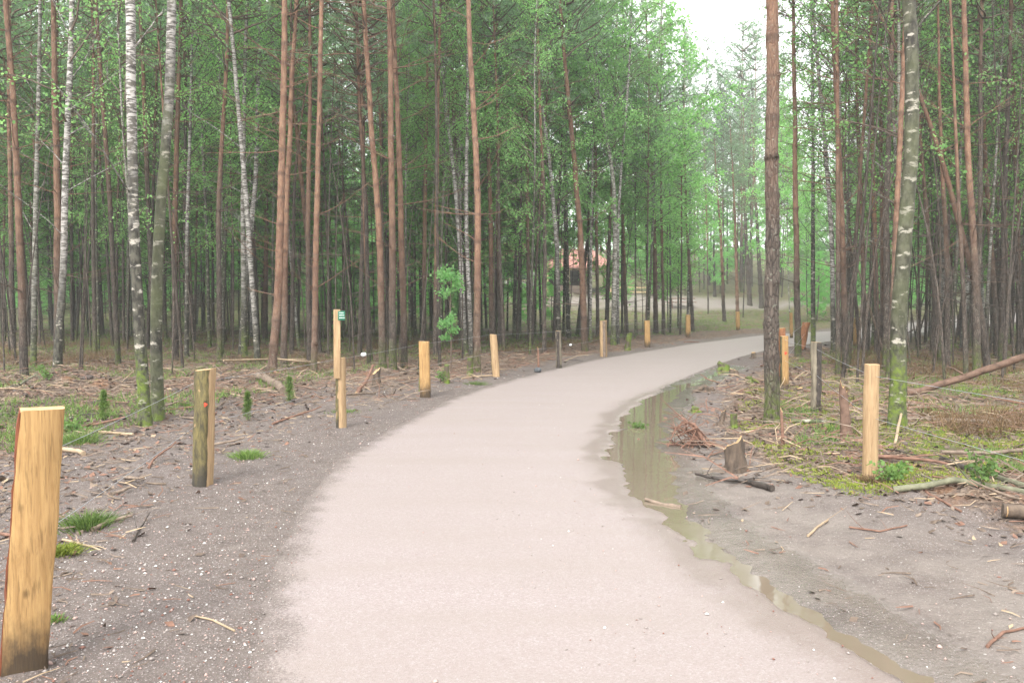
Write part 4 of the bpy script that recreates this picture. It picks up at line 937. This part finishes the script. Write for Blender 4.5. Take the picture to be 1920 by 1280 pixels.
limb('branch', flat((1515, 1010), (1535, 997), (1552, 985), lift=.01), 5, 4, 'stick_b', 'forked pale twig alone on the inner muddy bank', 'branch', 1, seed=24, cut=False)
limb('branch', flat((1592, 1000), (1650, 1010), (1700, 1004), lift=.01), 4, 3, 'stick_c', 'thin bow-shaped twig on the mud below the round post', 'branch', 2, seed=25, cut=False)
limb('branch', flat((420, 700), (520, 690), (600, 700), lift=.2), 4, 3, 'stick_b', 'long pale pole lying behind the red-dotted mossy post', 'branch', 2, seed=26)
limb('branch', flat((535, 687), (572, 686), lift=.1), 6, 6, 'stick_b', 'short sawn pole lying behind the bright orange pine', 'branch', 0, seed=27)
limb('branch', flat((405, 770), (440, 752), (500, 735), lift=.05), 4, 3, 'stick_a', 'grey branch sloping up toward the short thick log end', 'branch', 2, seed=28)
limb('branch', [gp(1678, 838, .01), gp(1690, 815, .2), at_depth(1708, 772, 9.9)], 6, 3, 'stick_b', 'yellowish stick poking up beside the vivid green birch foot', 'branch', 1, seed=29)
limb('branch', [gp(1660, 672, .02), at_depth(1625, 560, 22), at_depth(1590, 440, 22)], 5, 2, 'stick_a', 'thin dead stem leaning behind the smooth round post', 'branch', 3, seed=30)
# the heap of torn roots at the rim of the puddle
rb = gp(1312, 838); root = empty('uprooted_root', rb)
RT = [[(rnd.uniform(1300, 1345), rnd.uniform(828, 842)), (rnd.uniform(1280, 1315), rnd.uniform(800, 830)), (rnd.uniform(1246, 1290), rnd.uniform(768, 858))] for _ in range(12)]
for k_, pp in enumerate(RT + [[(1330, 838), (1300, 800), (1262, 768)], [(1335, 836), (1298, 812), (1268, 800), (1252, 838)], [(1340, 832), (1300, 822), (1270, 845), (1256, 855)], [(1325, 835), (1302, 795), (1280, 790), (1258, 815)], [(1345, 836), (1318, 828), (1290, 815), (1284, 792)], [(1250, 832), (1290, 835), (1343, 833)], [(1300, 838), (1280, 850), (1262, 862)]]):
    mb = MB(); Q = [at_depth(x, y, rb.y + .12 * math.sin(k_ * 2 + i)) - rb for i, (x, y) in enumerate(pp)]; QQ = [Q[0].lerp(Q[1], u) for u in (0, .5)] + [q for q in Q[1:]]
    tube(mb, [tuple(q) for q in QQ], np.linspace(.008 if k_ < 12 else .028 if k_ < 17 else .014, .004, len(QQ)), 7, 0, True, .15, k_)
    for q in range(4): branch_tube(mb, tuple(Q[-2].lerp(Q[-1], rnd.random())), rnd.uniform(0, 6.28), rnd.uniform(-.5, .8), rnd.uniform(.1, .3), .006)
    link('root', mb.mesh('root', M['stick_c']), root)
tag(root, 'heap of torn reddish roots at the rim of the puddle', 'roots')

stump((1445, 690), (1445, 681), 12, 'small sawn stump between the path rim and the brown hidden post', seed=21)
stump((1392, 752), (1391, 740), 15, 'low dark stump halfway between the low cut stumps and the thickest pine', seed=22)
stump((1303, 775), (1304, 764), 16, 'half-rotten low stump above the heap of torn roots', mat='mossy', seed=23)
stump((1550, 812), (1549, 796), 16, 'low mossy stump between the thickest pine and the tall broken snag', mat='mossy', seed=24)
stump((1500, 742), (1500, 728), 13, 'low stump between the red-dotted golden post and the weathered post', seed=25)
# scattered sticks: shapes built once, then copied
SP = []
for i in range(14):
    rg = random.Random(500 + i); ln = rg.choice((.22, .3, .4, .5, .7, .9)); r = rg.choice((.006, .008, .012, .018)) * (1 + .3 * (ln > .6)); mb = MB(); k = 6; P = [np.zeros(3)]; d = np.array([1., 0, 0])
    for j in range(k): d = d + np.array([0, rg.gauss(0, .16), rg.gauss(0, .05)]); d /= np.linalg.norm(d); P.append(P[-1] + d * ln / k)
    tube(mb, P, np.linspace(r, r * .55, k + 1), 6, 0, True, .12, i)
    for q in range(rg.choice((0, 1, 2, 3))): branch_tube(mb, P[rg.randint(1, k - 1)], rg.uniform(-1, 1) + rg.choice((0, PI)), rg.uniform(-.1, .4), ln * rg.uniform(.15, .45), r * .5, 0, -.03, True, rg)
    SP.append((mb, i))
MS = ['stick_a', 'stick_a', 'stick_b', 'stick_c', 'stick_d', 'stick_a', 'stick_c']; adj = {'stick_a': 'grey-brown', 'stick_b': 'pale peeled', 'stick_c': 'reddish', 'stick_d': 'dark wet'}
SPM = [(mb.mesh('stick', M[MS[(i * 3) % 7]]), MS[(i * 3) % 7]) for mb, i in SP]
def stick_place(x, y, px):
    for a, n in ((-1e9, 'behind the nearest fence post'), (230, 'around the foot of the thick white birch'), (420, 'between the red-dotted post and the sign post'), (650, 'between the sign post and the square post'), (800, 'past the smooth yellow square post'),
                 (1000, 'along the outer fence by the bend'), (1220, 'around the low stumps by the puddle'), (1420, 'around the thickest pine'), (1560, 'around the smooth round post'), (1720, 'below the leaning fallen log')):
        if px >= a: s = n
    return s
rg = random.Random(31); c = t_ = 0
while c < 290 and t_ < 20000:
    t_ += 1; y = 4.8 + 26 * rg.random() ** 1.15; x = rg.uniform(-.66 * y, .66 * y); sd, dl, dr = [float(q[0]) for q in path_sd(np.array([x]), np.array([y]))]
    left = dl < dr
    if sd < (.35 if y > 12 else 1.2 if left else 1.0 + 1.6 * max(0, min(1, (8.5 - y) / 4))) or float(pud_sd(np.array([x]), np.array([y]))[0]) < .1: continue
    if rg.random() > (min(1, (sd + .2) / 3.0) if y < 13 else .9): continue
    i = rg.randrange(14); me, mt = SPM[i]; o = link('stick', me, None, (x, y, gz(x, y) + .015), (rg.gauss(0, .06), rg.gauss(0, .10), rg.uniform(0, 6.28))); s = rg.uniform(.7, 1.2) * (.6 + .4 * min(1, y / 9)); o.scale = (s, s, s)
    px = 960 + FPX * x / y; lab = f'{adj[mt]} broken stick on the ground {stick_place(x, y, px)}'; tag(o, lab, 'stick', lab + 's'); c += 1

# ------------------------------------------------------------ small plants
def tuft(px, py, label, h=.14, n=160, rad=.09, mat='grass', name='grass_tuft', w=.0035, cat='grass tuft'):
    p = gp(px, py); g = np.random.default_rng(int(px)); C = g.normal(0, rad * .5, (n, 3)) * (1, 1, 0); d = np.c_[C[:, :2] / rad * .9 + g.normal(0, .25, (n, 2)), np.ones(n)]; d /= np.linalg.norm(d, axis=1)[:, None]
    s = np.cross(d, g.normal(0, 1, (n, 3))); s /= np.linalg.norm(s, axis=1)[:, None]; l = g.uniform(.5, 1, (n, 1)) * h; mid = C + d * l * .6; tip = C + d * l + np.c_[d[:, :2] * l * .25, -l * .12]
    V = np.stack([C - s * w, C + s * w, mid + s * w * .8, mid - s * w * .8], 1).reshape(-1, 3); mb = MB(); mb.add(V, np.arange(4 * n).reshape(-1, 4)); V = np.stack([mid - s * w * .8, mid + s * w * .8, tip], 1).reshape(-1, 3); mb.add(V, np.arange(3 * n).reshape(-1, 3))
    return tag(link(name, mb.mesh(name, M[mat], False), None, p), label, cat, None)
tuft(165, 1003, 'bright green grass tuft nearest the big golden post', .15, 420, .13)
tuft(466, 862, 'small round grass tuft between the red-dotted and the sign post', .12, 350, .13)
tuft(110, 1050, 'yellowish mossy tuft beside the middle of the big golden post', .06, 900, .10, 'moss')
tuft(150, 835, 'fresh green tuft just behind the top of the big golden post', .2, 400, .22)
tuft(345, 745 + 20, 'tiny green tuft between the twin birches and the red-dotted post', .1, 120, .1)
tuft(645, 775, 'flat pale green tuft close to the sign post', .05, 200, .22)
tuft(895, 722, 'low green tuft before the knotty pale post', .09, 200, .2)
tuft(1640, 918, 'brown mossy tuft around the foot of the smooth round post', .07, 300, .12, 'brack')
tuft(105, 1175, 'tiny green tuft by the foot of the big golden post', .04, 90, .04)
def herb(px, py, label, h=.2, n=70, rad=.12, size=(.03, .05), name='leafy_herb'):
    p = gp(px, py); g = np.random.default_rng(int(px) + 1); mb = MB(); C = []
    for q in range(9):
        az = g.uniform(0, 6.28); e = np.array([math.cos(az) * rad * g.uniform(.2, 1), math.sin(az) * rad * g.uniform(.2, 1), h * g.uniform(.5, 1)]); tube(mb, [(0, 0, 0), tuple(e * (.4, .4, .6)), tuple(e)], (.003, .002, .001), 3, 0, False)
        u = g.uniform(.3, 1, (n // 9, 1)); C.append(e * u + g.normal(0, .02, (n // 9, 3)))
    leaves(mb, np.vstack(C), 1, size, g, -.2); return tag(link(name, mb.mesh(name, [M['dark_twig'], M['herb']], False), None, p), label, 'plant')
herb(1668, 922, 'low leafy green herb by the foot of the smooth round post', .16, 220, .22)
herb(1836, 962, 'upright leafy herb growing over the long grey-green log', .3, 160, .16)
herb(140, 818, 'bright leafy herb between the big golden post and the twin birches', .22, 200, .2)
herb(826, 722, 'leafy herb beside the slim green mossy stump', .28, 120, .16)
herb(1200, 800, 'small green water plant in the wide part of the puddle', .08, 90, .16)
herb(95, 742, 'pale fern at the foot of the white birch with dark foot', .3, 140, .3)
def seedling(px, py, ty, label):
    p = gp(px, py); t = at_depth(px, ty, p.y) - p; h = t.z; g = np.random.default_rng(int(px)); mb = MB(); tube(mb, [(0, 0, 0), (0, 0, h)], (.006, .002), 5); C = []
    for q in range(60): u = g.random() ** .7; az = g.uniform(0, 6.28); rr = (1 - u) * h * .28 * g.uniform(.4, 1) + .01; s = np.linspace(.1, 1, 5)[:, None]; C.append(np.c_[math.cos(az) * rr * s, math.sin(az) * rr * s, u * h + rr * .4 * s])
    tufts(mb, np.vstack(C), 1, 6, (.02, .05), .004, .8, g); return tag(link('conifer_seedling', mb.mesh('conifer_seedling', [M['dark_twig'], M['grass']], False), None, p), label, 'seedling', None)
seedling(465, 788, 738, 'light green conifer seedling nearer to the red-dotted post')
seedling(543, 756, 708, 'light green conifer seedling nearer to the sign post')
seedling(196, 800, 735, 'wispy light green seedling before the twin birches')
# the leafy sapling
sp = gp(845, 706); root = empty('sapling', sp); P = [at_depth(x, y, sp.y) - sp for x, y in ((845, 706), (846, 640), (844, 570), (848, 500))]; mb = MB(); tube(mb, [tuple(q) for q in P], (.018, .015, .011, .005), 7); g = np.random.default_rng(8); C = []
for (cx, cy_, sx, sy, n) in ((838, 515, 20, 12, 300), (858, 530, 12, 14, 160), (836, 548, 14, 10, 120), (830, 606, 10, 8, 130), (846, 598, 8, 10, 150), (850, 618, 9, 8, 100), (836, 632, 9, 5, 80)):
    c0 = np.array(at_depth(cx, cy_, sp.y) - sp); k = FPX / sp.y; C.append(c0 + g.normal(0, 1, (n, 3)) * (sx / k * .5, .12, sy / k * .5)); tube(mb, [tuple(P[1].lerp(P[2], .3 if cy_ > 580 else 1.)), tuple(c0)], (.006, .003), 4)
link('stem', mb.mesh('stem', M['dark_twig']), root); mb = MB(); leaves(mb, np.vstack(C), 0, (.045, .075), g); link('leaves', mb.mesh('leaves', M['broad'], False), root); tag(root, 'young leafy sapling with bright leaf clusters between square post and knotty post', 'sapling')

# ------------------------------------------------------------ stuff nobody could count
def scatter(n, y0, y1, pw, cond, seed, xr=None):
    g = np.random.default_rng(seed); y = y0 + (y1 - y0) * g.random(n) ** pw; x = g.uniform(-1, 1, n) * (.66 * y + 1) if xr is None else g.uniform(*xr, n)
    sd, dl, dr = path_sd(x, y); pd = pud_sd(x, y); k = cond(x, y, sd, dl < dr, pd); x, y = x[k], y[k]; return x, y, np.where(sd[k] < 0, np.maximum(H0(x, y) + .004 + .014 * smooth(0, -1.2, sd[k]), -1), HH(x, y, sd[k], pd[k])), sd[k], (dl < dr)[k]
g = np.random.default_rng(12)
x, y, z, sd, lf = scatter(52000, 3.2, 34, 1.5, lambda x, y, sd, l, pd: (sd > .1) & (pd > .05) & (np.random.default_rng(1).random(len(x)) < np.where(l, smooth(.3, 3.5, sd) * .7 + .5 * (y > 12) * smooth(.3, .8, sd) + .03, smooth(.7, 2.2, sd - .9 * smooth(8, 4.5, y)) * .9 + .04)), 13)
mb = MB(); k = len(x); az = g.uniform(0, 2 * PI, k); ln = g.uniform(.03, .14, k) * (1 + .06 * y); r = g.uniform(.0015, .0045, k) * (1 + .05 * y); d = np.c_[np.cos(az), np.sin(az), g.normal(0, .16, k)]; s = np.c_[-np.sin(az), np.cos(az), 0 * az]; c0 = np.c_[x, y, z + .006]; upv = np.array([0, 0, 1.])
bend = s * (g.normal(0, .12, k) * ln)[:, None]
def prism(c0, d, s, ln, r, bend):
    A = []
    for u, rr in ((0, 1), (.5, .9), (1, .4)):
        c = c0 + d * (ln * u)[:, None] + (bend if u == .5 else 0)
        A += [c + s * (r * rr)[:, None], c + upv * (r * rr * 1.6)[:, None], c - s * (r * rr)[:, None]]
    V = np.stack(A, 1).reshape(-1, 3); b = np.arange(len(ln))[:, None, None] * 9; f = np.array([[0, 1, 4, 3], [1, 2, 5, 4], [3, 4, 7, 6], [4, 5, 8, 7]])[None]
    return V, (b + f).reshape(-1, 4)
V, F = prism(c0, d, s, ln, r, bend); mi = g.choice(4, k, p=(.3, .22, .10, .38)); mb.add(V, F); mb.qm = [np.repeat(mi, 4)]
tag(link('twig_litter', mb.mesh('twig_litter', [M['stick_a'], M['stick_c'], M['stick_b'], M['dark_twig']], False)), 'fine broken twigs scattered over the soil', 'twigs', kind='stuff')
x, y, z, sd, lf = scatter(9000, 7, 26, 1.0, lambda x, y, sd, l, pd: (sd > np.where(l, .5, .9)) & (pd > .1) & (fbm(x * .9, y * .9, 91) > np.where(l & (y > 12), .47, np.where(l, .55, .49))) & (np.random.default_rng(8).random(len(x)) < np.where(l, smooth(11, 15, y) + smooth(3, 5, sd), .95)), 92)
k = len(x); az = g.uniform(0, 2 * PI, k); ln = g.uniform(.2, .7, k); r = g.uniform(.003, .009, k); d = np.c_[np.cos(az), np.sin(az), g.uniform(-.05, .35, k)]; s = np.c_[-np.sin(az), np.cos(az), 0 * az]; bend = s * (g.normal(0, .12, k) * ln)[:, None] + np.c_[0 * az, 0 * az, .08 * ln]
V, F = prism(np.c_[x, y, z + .005], d, s, ln, r, bend); mb = MB(); mb.add(V, F); mb.qm = [np.repeat(g.choice(4, k, p=(.35, .25, .12, .28)), 4)]
tag(link('brushwood', mb.mesh('brushwood', [M['stick_a'], M['stick_c'], M['stick_b'], M['dark_twig']], False)), 'tangled dead brushwood lying along both banks', 'brushwood', kind='stuff')
# leaf flakes and wood chips
x, y, z, sd, lf = scatter(60000, 3.0, 30, 1.4, lambda x, y, sd, l, pd: ((pd > .02) | (np.random.default_rng(4).random(len(x)) < .25)) & (np.random.default_rng(2).random(len(x)) < np.where(l, smooth(.5, 4, sd) + .03 * smooth(0, .5, sd), smooth(.6, 1.9, sd - .9 * smooth(8, 4.5, y)) + .02 * smooth(0, .3, sd)) * (sd > .02)), 14)
k = len(x); az = g.uniform(0, 6.28, k); l = g.uniform(.008, .03, k) * (1 + .05 * y); n1_ = np.c_[np.cos(az), np.sin(az), g.normal(0, .35, k)] * l[:, None]; n2_ = np.c_[-np.sin(az), np.cos(az), g.normal(0, .35, k)] * (l * g.uniform(.3, .9, k))[:, None]; z = np.where(pud_sd(x, y) < .1, np.maximum(z, -.014), z); c = np.c_[x, y, z + .008]
mb = MB(); mb.add(np.stack([c - n1_ - n2_ * .4, c + n1_ * .2 - n2_, c + n1_, c - n1_ * .1 + n2_], 1).reshape(-1, 3), np.arange(4 * k).reshape(-1, 4)); mb.qm = [g.choice(4, k, p=(.5, .25, .22, .03))]
tag(link('leaf_litter', mb.mesh('leaf_litter', [M['dark_twig'], M['stick_c'], M['stick_a'], M['stick_b']], False)), 'dead leaves and wood chips littering the soil', 'leaf litter', kind='stuff')
# pebbles on the outer shoulder, a few on the path rim and on the inner bank
x, y, z, sd, lf = scatter(90000, 2.4, 18, 1.5, lambda x, y, sd, l, pd: (sd > -3) & (pd > .02) & (np.random.default_rng(3).random(len(x)) < np.where(l, smooth(-.15, .1, sd) * smooth(3.4, .3, sd) * .75 + .012, .05)), 15, None)
k = len(x); r = g.gamma(1.8, .0017, k) + .002; O = np.array([(1, 0, 0), (0, 1, 0), (-1, 0, 0), (0, -1, 0), (0, 0, .7), (0, 0, -.5)]); sc = g.uniform(.6, 1.3, (k, 1, 3)); az = g.uniform(0, 6.28, k); V = O[None] * sc * r[:, None, None]
V = np.stack([V[..., 0] * np.cos(az)[:, None] - V[..., 1] * np.sin(az)[:, None], V[..., 0] * np.sin(az)[:, None] + V[..., 1] * np.cos(az)[:, None], V[..., 2]], -1) + np.c_[x, y, z + r * .3][:, None]
T = np.array([(0, 1, 4), (1, 2, 4), (2, 3, 4), (3, 0, 4), (1, 0, 5), (2, 1, 5), (3, 2, 5), (0, 3, 5)]); mb = MB(); mb.add(V.reshape(-1, 3), (np.arange(k)[:, None, None] * 6 + T[None]).reshape(-1, 3)); mb.tm = [np.repeat(g.choice(4, k, p=(.5, .25, .15, .1)), 8)]
PEB = [m_simple('grey_pebble', (.22, .19, .17), (.34, .30, .28), 3), m_simple('pink_pebble', (.36, .25, .22), (.46, .34, .30), 3), m_simple('dark_red_pebble', (.18, .08, .06), (.25, .14, .11), 3), m_simple('pale_pebble', (.5, .48, .45), (.7, .67, .63), 3)]
tag(link('gravel', mb.mesh('gravel', PEB, True)), 'loose gravel along the path shoulder', 'gravel', kind='stuff')
# grass, moss and bracken
x, y, z, sd, lf = scatter(110000, 6, 62, 1.1, lambda x, y, sd, l, pd: (sd > 1.2) & np.where(l, (fbm(x * .5, y * .5, 61) > .54 - .10 * smooth(14, 20, y)) & (sd > 3.2), (fbm(x * .8, y * .8, 62) > .60) & (sd > 1.9) & (y > 7)), 16)
mb = MB(); tufts(mb, np.c_[x, y, z], 0, 3, (.05, .16), .006, 1.6, g); tag(link('grass', mb.mesh('grass', M['grass'], False)), 'thin green grass growing on the wood floor', 'grass', kind='stuff')
x, y, z, sd, lf = scatter(170000, 6.2, 24, 1.1, lambda x, y, sd, l, pd: (~l) & (sd > 1.5) & (fbm(x * 1.1, y * 1.1, 63) + .12 * (fbm(x * 6, y * 6, 64) - .5) > .505), 17)
mb = MB(); tufts(mb, np.c_[x, y, z], 0, 3, (.01, .035), .005, 1.0, g); tag(link('moss', mb.mesh('moss', M['moss'], False)), 'yellow-green moss cushions on the inner wood floor', 'moss', kind='stuff')
x, y, z, sd, lf = scatter(60000, 8, 40, 1.2, lambda x, y, sd, l, pd: (sd > 2.6) & (fbm(x * .45, y * .45, 65) > np.where(l, .60, .585)) & (y > np.where(l, 14, 9)), 18)
mb = MB(); tufts(mb, np.c_[x, y, z + .02], 0, 3, (.10, .34), .006, .8, g); tag(link('dead_bracken', mb.mesh('dead_bracken', M['brack'], False)), 'rusty dead bracken fronds among the trunks', 'bracken', kind='stuff')

# lumps of dug-up dark soil
x, y, z, sd, lf = scatter(16000, 4.5, 20, 1.1, lambda x, y, sd, l, pd: (sd > .6) & (np.random.default_rng(6).random(len(x)) < np.where(l, smooth(1.2, 4.5, sd), .15 * smooth(.8, 2.2, sd) * (y > 8))) & (fbm(x * 1.3, y * 1.3, 81) > .47), 27)
k = len(x); t = (1 + 5 ** .5) / 2; I = np.array([(-1, t, 0), (1, t, 0), (-1, -t, 0), (1, -t, 0), (0, -1, t), (0, 1, t), (0, -1, -t), (0, 1, -t), (t, 0, -1), (t, 0, 1), (-t, 0, -1), (-t, 0, 1)]) / 1.9
IF = np.array([(0, 11, 5), (0, 5, 1), (0, 1, 7), (0, 7, 10), (0, 10, 11), (1, 5, 9), (5, 11, 4), (11, 10, 2), (10, 7, 6), (7, 1, 8), (3, 9, 4), (3, 4, 2), (3, 2, 6), (3, 6, 8), (3, 8, 9), (4, 9, 5), (2, 4, 11), (6, 2, 10), (8, 6, 7), (9, 8, 1)])
r = g.gamma(1.6, .010, k) + .006; V = I[None] * r[:, None, None] * g.uniform(.55, 1.25, (k, 12, 1)) * (1, 1, .6) + np.c_[x, y, z + r * .15][:, None]
mb = MB(); mb.add(V.reshape(-1, 3), (np.arange(k)[:, None, None] * 12 + IF[None]).reshape(-1, 3)); M['soil'] = m_simple('damp_soil', (.05, .038, .032), (.135, .108, .095), 45)
tag(link('soil_clods', mb.mesh('soil_clods', M['soil'], False)), 'crumbly dark clods of dug-up soil', 'soil', kind='stuff')

# ------------------------------------------------------------ hut, house, picnic table and rail beyond the wood
def prism_roof(name, c, sx, sy, h, ridge, mat, parent, th=.12):
    x, y = sx / 2, sy / 2; rr = ridge / 2; mb = MB(); z0 = c[2]
    for dz, inv in ((0, 0), (-th, 1)):
        V = [(c[0] - x, c[1] - y, z0 + dz), (c[0] + x, c[1] - y, z0 + dz), (c[0] + x, c[1] + y, z0 + dz), (c[0] - x, c[1] + y, z0 + dz), (c[0] - rr, c[1], z0 + h + dz), (c[0] + rr, c[1], z0 + h + dz)]
        mb.add(V, [(0, 1, 5, 4), (2, 3, 4, 5)]); mb.add(V, [(1, 2, 5), (3, 0, 4)])
    mb.add([(c[0] + i * x, c[1] + j * y, z0 - k * th) for k in (0, 1) for i, j in ((-1, -1), (1, -1), (1, 1), (-1, 1))], [(q, (q + 1) % 4, 4 + (q + 1) % 4, 4 + q) for q in range(4)])
    for s in np.linspace(-x, x, int(sx / .3)):          # tile courses
        f = max(0, 1 - max(0, abs(s) - rr) / max(.01, x - rr)); tube(mb, [(c[0] + s, c[1] - y, z0 + .02), (c[0] + s, c[1] - y * (1 - f), z0 + h * f + .02)], .05, 5, 0, False)
    return link(name, mb.mesh(name, mat, False), parent)
hp = at_depth(1085, 541, 71.5); hp.z = float(H0(0, 71.5)) - .1; root = empty('hut', hp)
k = 71.5 / FPX; zb = 0; eav = (541 - 489) * k + .15
prism_roof('roof', (0, 2.0, eav), 6.6, 5, 1.7, 2.6, M['tile'], root)
for x_ in (-2.8, -.9, 1.0, 2.7):
    for y_ in (.1, 3.9): bevel_box('pillar', (x_, y_, eav / 2), (.2, .2, eav), M['beam'], root)
bevel_box('lintel', (0, .1, eav - .22), (5.8, .16, .2), M['beam'], root); bevel_box('back_wall', (-.6, 4.1, eav / 2), (4.4, .12, eav), M['dark_twig'], root)
bevel_box('counter', (-.9, .35, .5), (3.6, .3, .95), M['dark_twig'], root)
mb = MB(); box(mb, (0, 0, .55), (.5, .5, 1.3)); box(mb, (0, 0, 1.25), (.62, .62, .12)); link('chimney', mb.mesh('chimney', M['plaster'], False), root, (.9, 2.2, eav + 1.0)); tag(root, 'open timber hut with red tiled hip roof seen between the trunks', 'hut')
hq = at_depth(925, 535, 77); hq.z = float(H0(0, 77)) - .1; root = empty('house', hq)
prism_roof('roof', (0, 2.5, 2.5), 9, 6.4, 2.2, 6, M['tile'], root); mb = MB(); box(mb, (0, 2.5, 1.25), (8, 5.4, 2.5)); link('wall', mb.mesh('wall', M['plaster'], False), root)
for x_ in (-2.8, -.9, 1.1, 2.9):
    w_ = bevel_box('window', (x_, -.22, 1.4), (.95, .06, 1.1), M['beam'], root); bevel_box('pane', (0, -.025, 0), (.78, .04, .93), M['glass'], w_)
tag(root, 'white-walled house with red tiled roof farther behind the trunks', 'house')
pt = gp(1275, 578); root = empty('picnic_table', pt)
bevel_box('table_top', (0, 0, .74), (2.2, .75, .06), M['stick_c'], root)
for y_ in (-.72, .72): bevel_box('bench', (0, y_, .44), (2.2, .28, .05), M['stick_c'], root)
for x_ in (-.8, .8):
    bevel_box('brace', (x_, 0, .40), (.07, 1.6, .09), M['stick_c'], root)
    for s in (-1, 1): bevel_box('leg', (x_ + .08, s * .36, .36), (.07, .09, .85), M['stick_c'], root, (s * .42, 0, 0))
tag(root, 'reddish wooden picnic table with benches on the sandy clearing', 'picnic table')
rf = Vector((at_depth(1145, 540, 70).x, 70, float(H0(0, 70)) - .05)); root = empty('rail_fence', rf)
for i in range(4): bevel_box('upright', (i * 1.1, 0, .5), (.1, .1, 1.05), M['beam'], root)
for z_ in (.5, .9): bevel_box('rail', (1.65, -.06, z_), (3.5, .04, .1), M['beam'], root)
tag(root, 'low pale rail fence beside the red-roofed hut', 'fence')

# ------------------------------------------------------------ the damp air between the trees
mb = MB(); box(mb, (5, 85, 17.5), (420, 250, 45)); hz = link('haze', mb.mesh('haze', [], False)); k = N('haze_air'); pv = k.n('ShaderNodeVolumePrincipled'); pv.inputs['Color'].default_value = (.93, .97, .95, 1); pv.inputs['Density'].default_value = .0018; pv.inputs['Anisotropy'].default_value = .2
k.l(pv.outputs[0], k.out.inputs['Volume']); hz.data.materials.append(k.m); tag(hz, 'pale damp haze in the air of the wood', 'haze', kind='stuff')
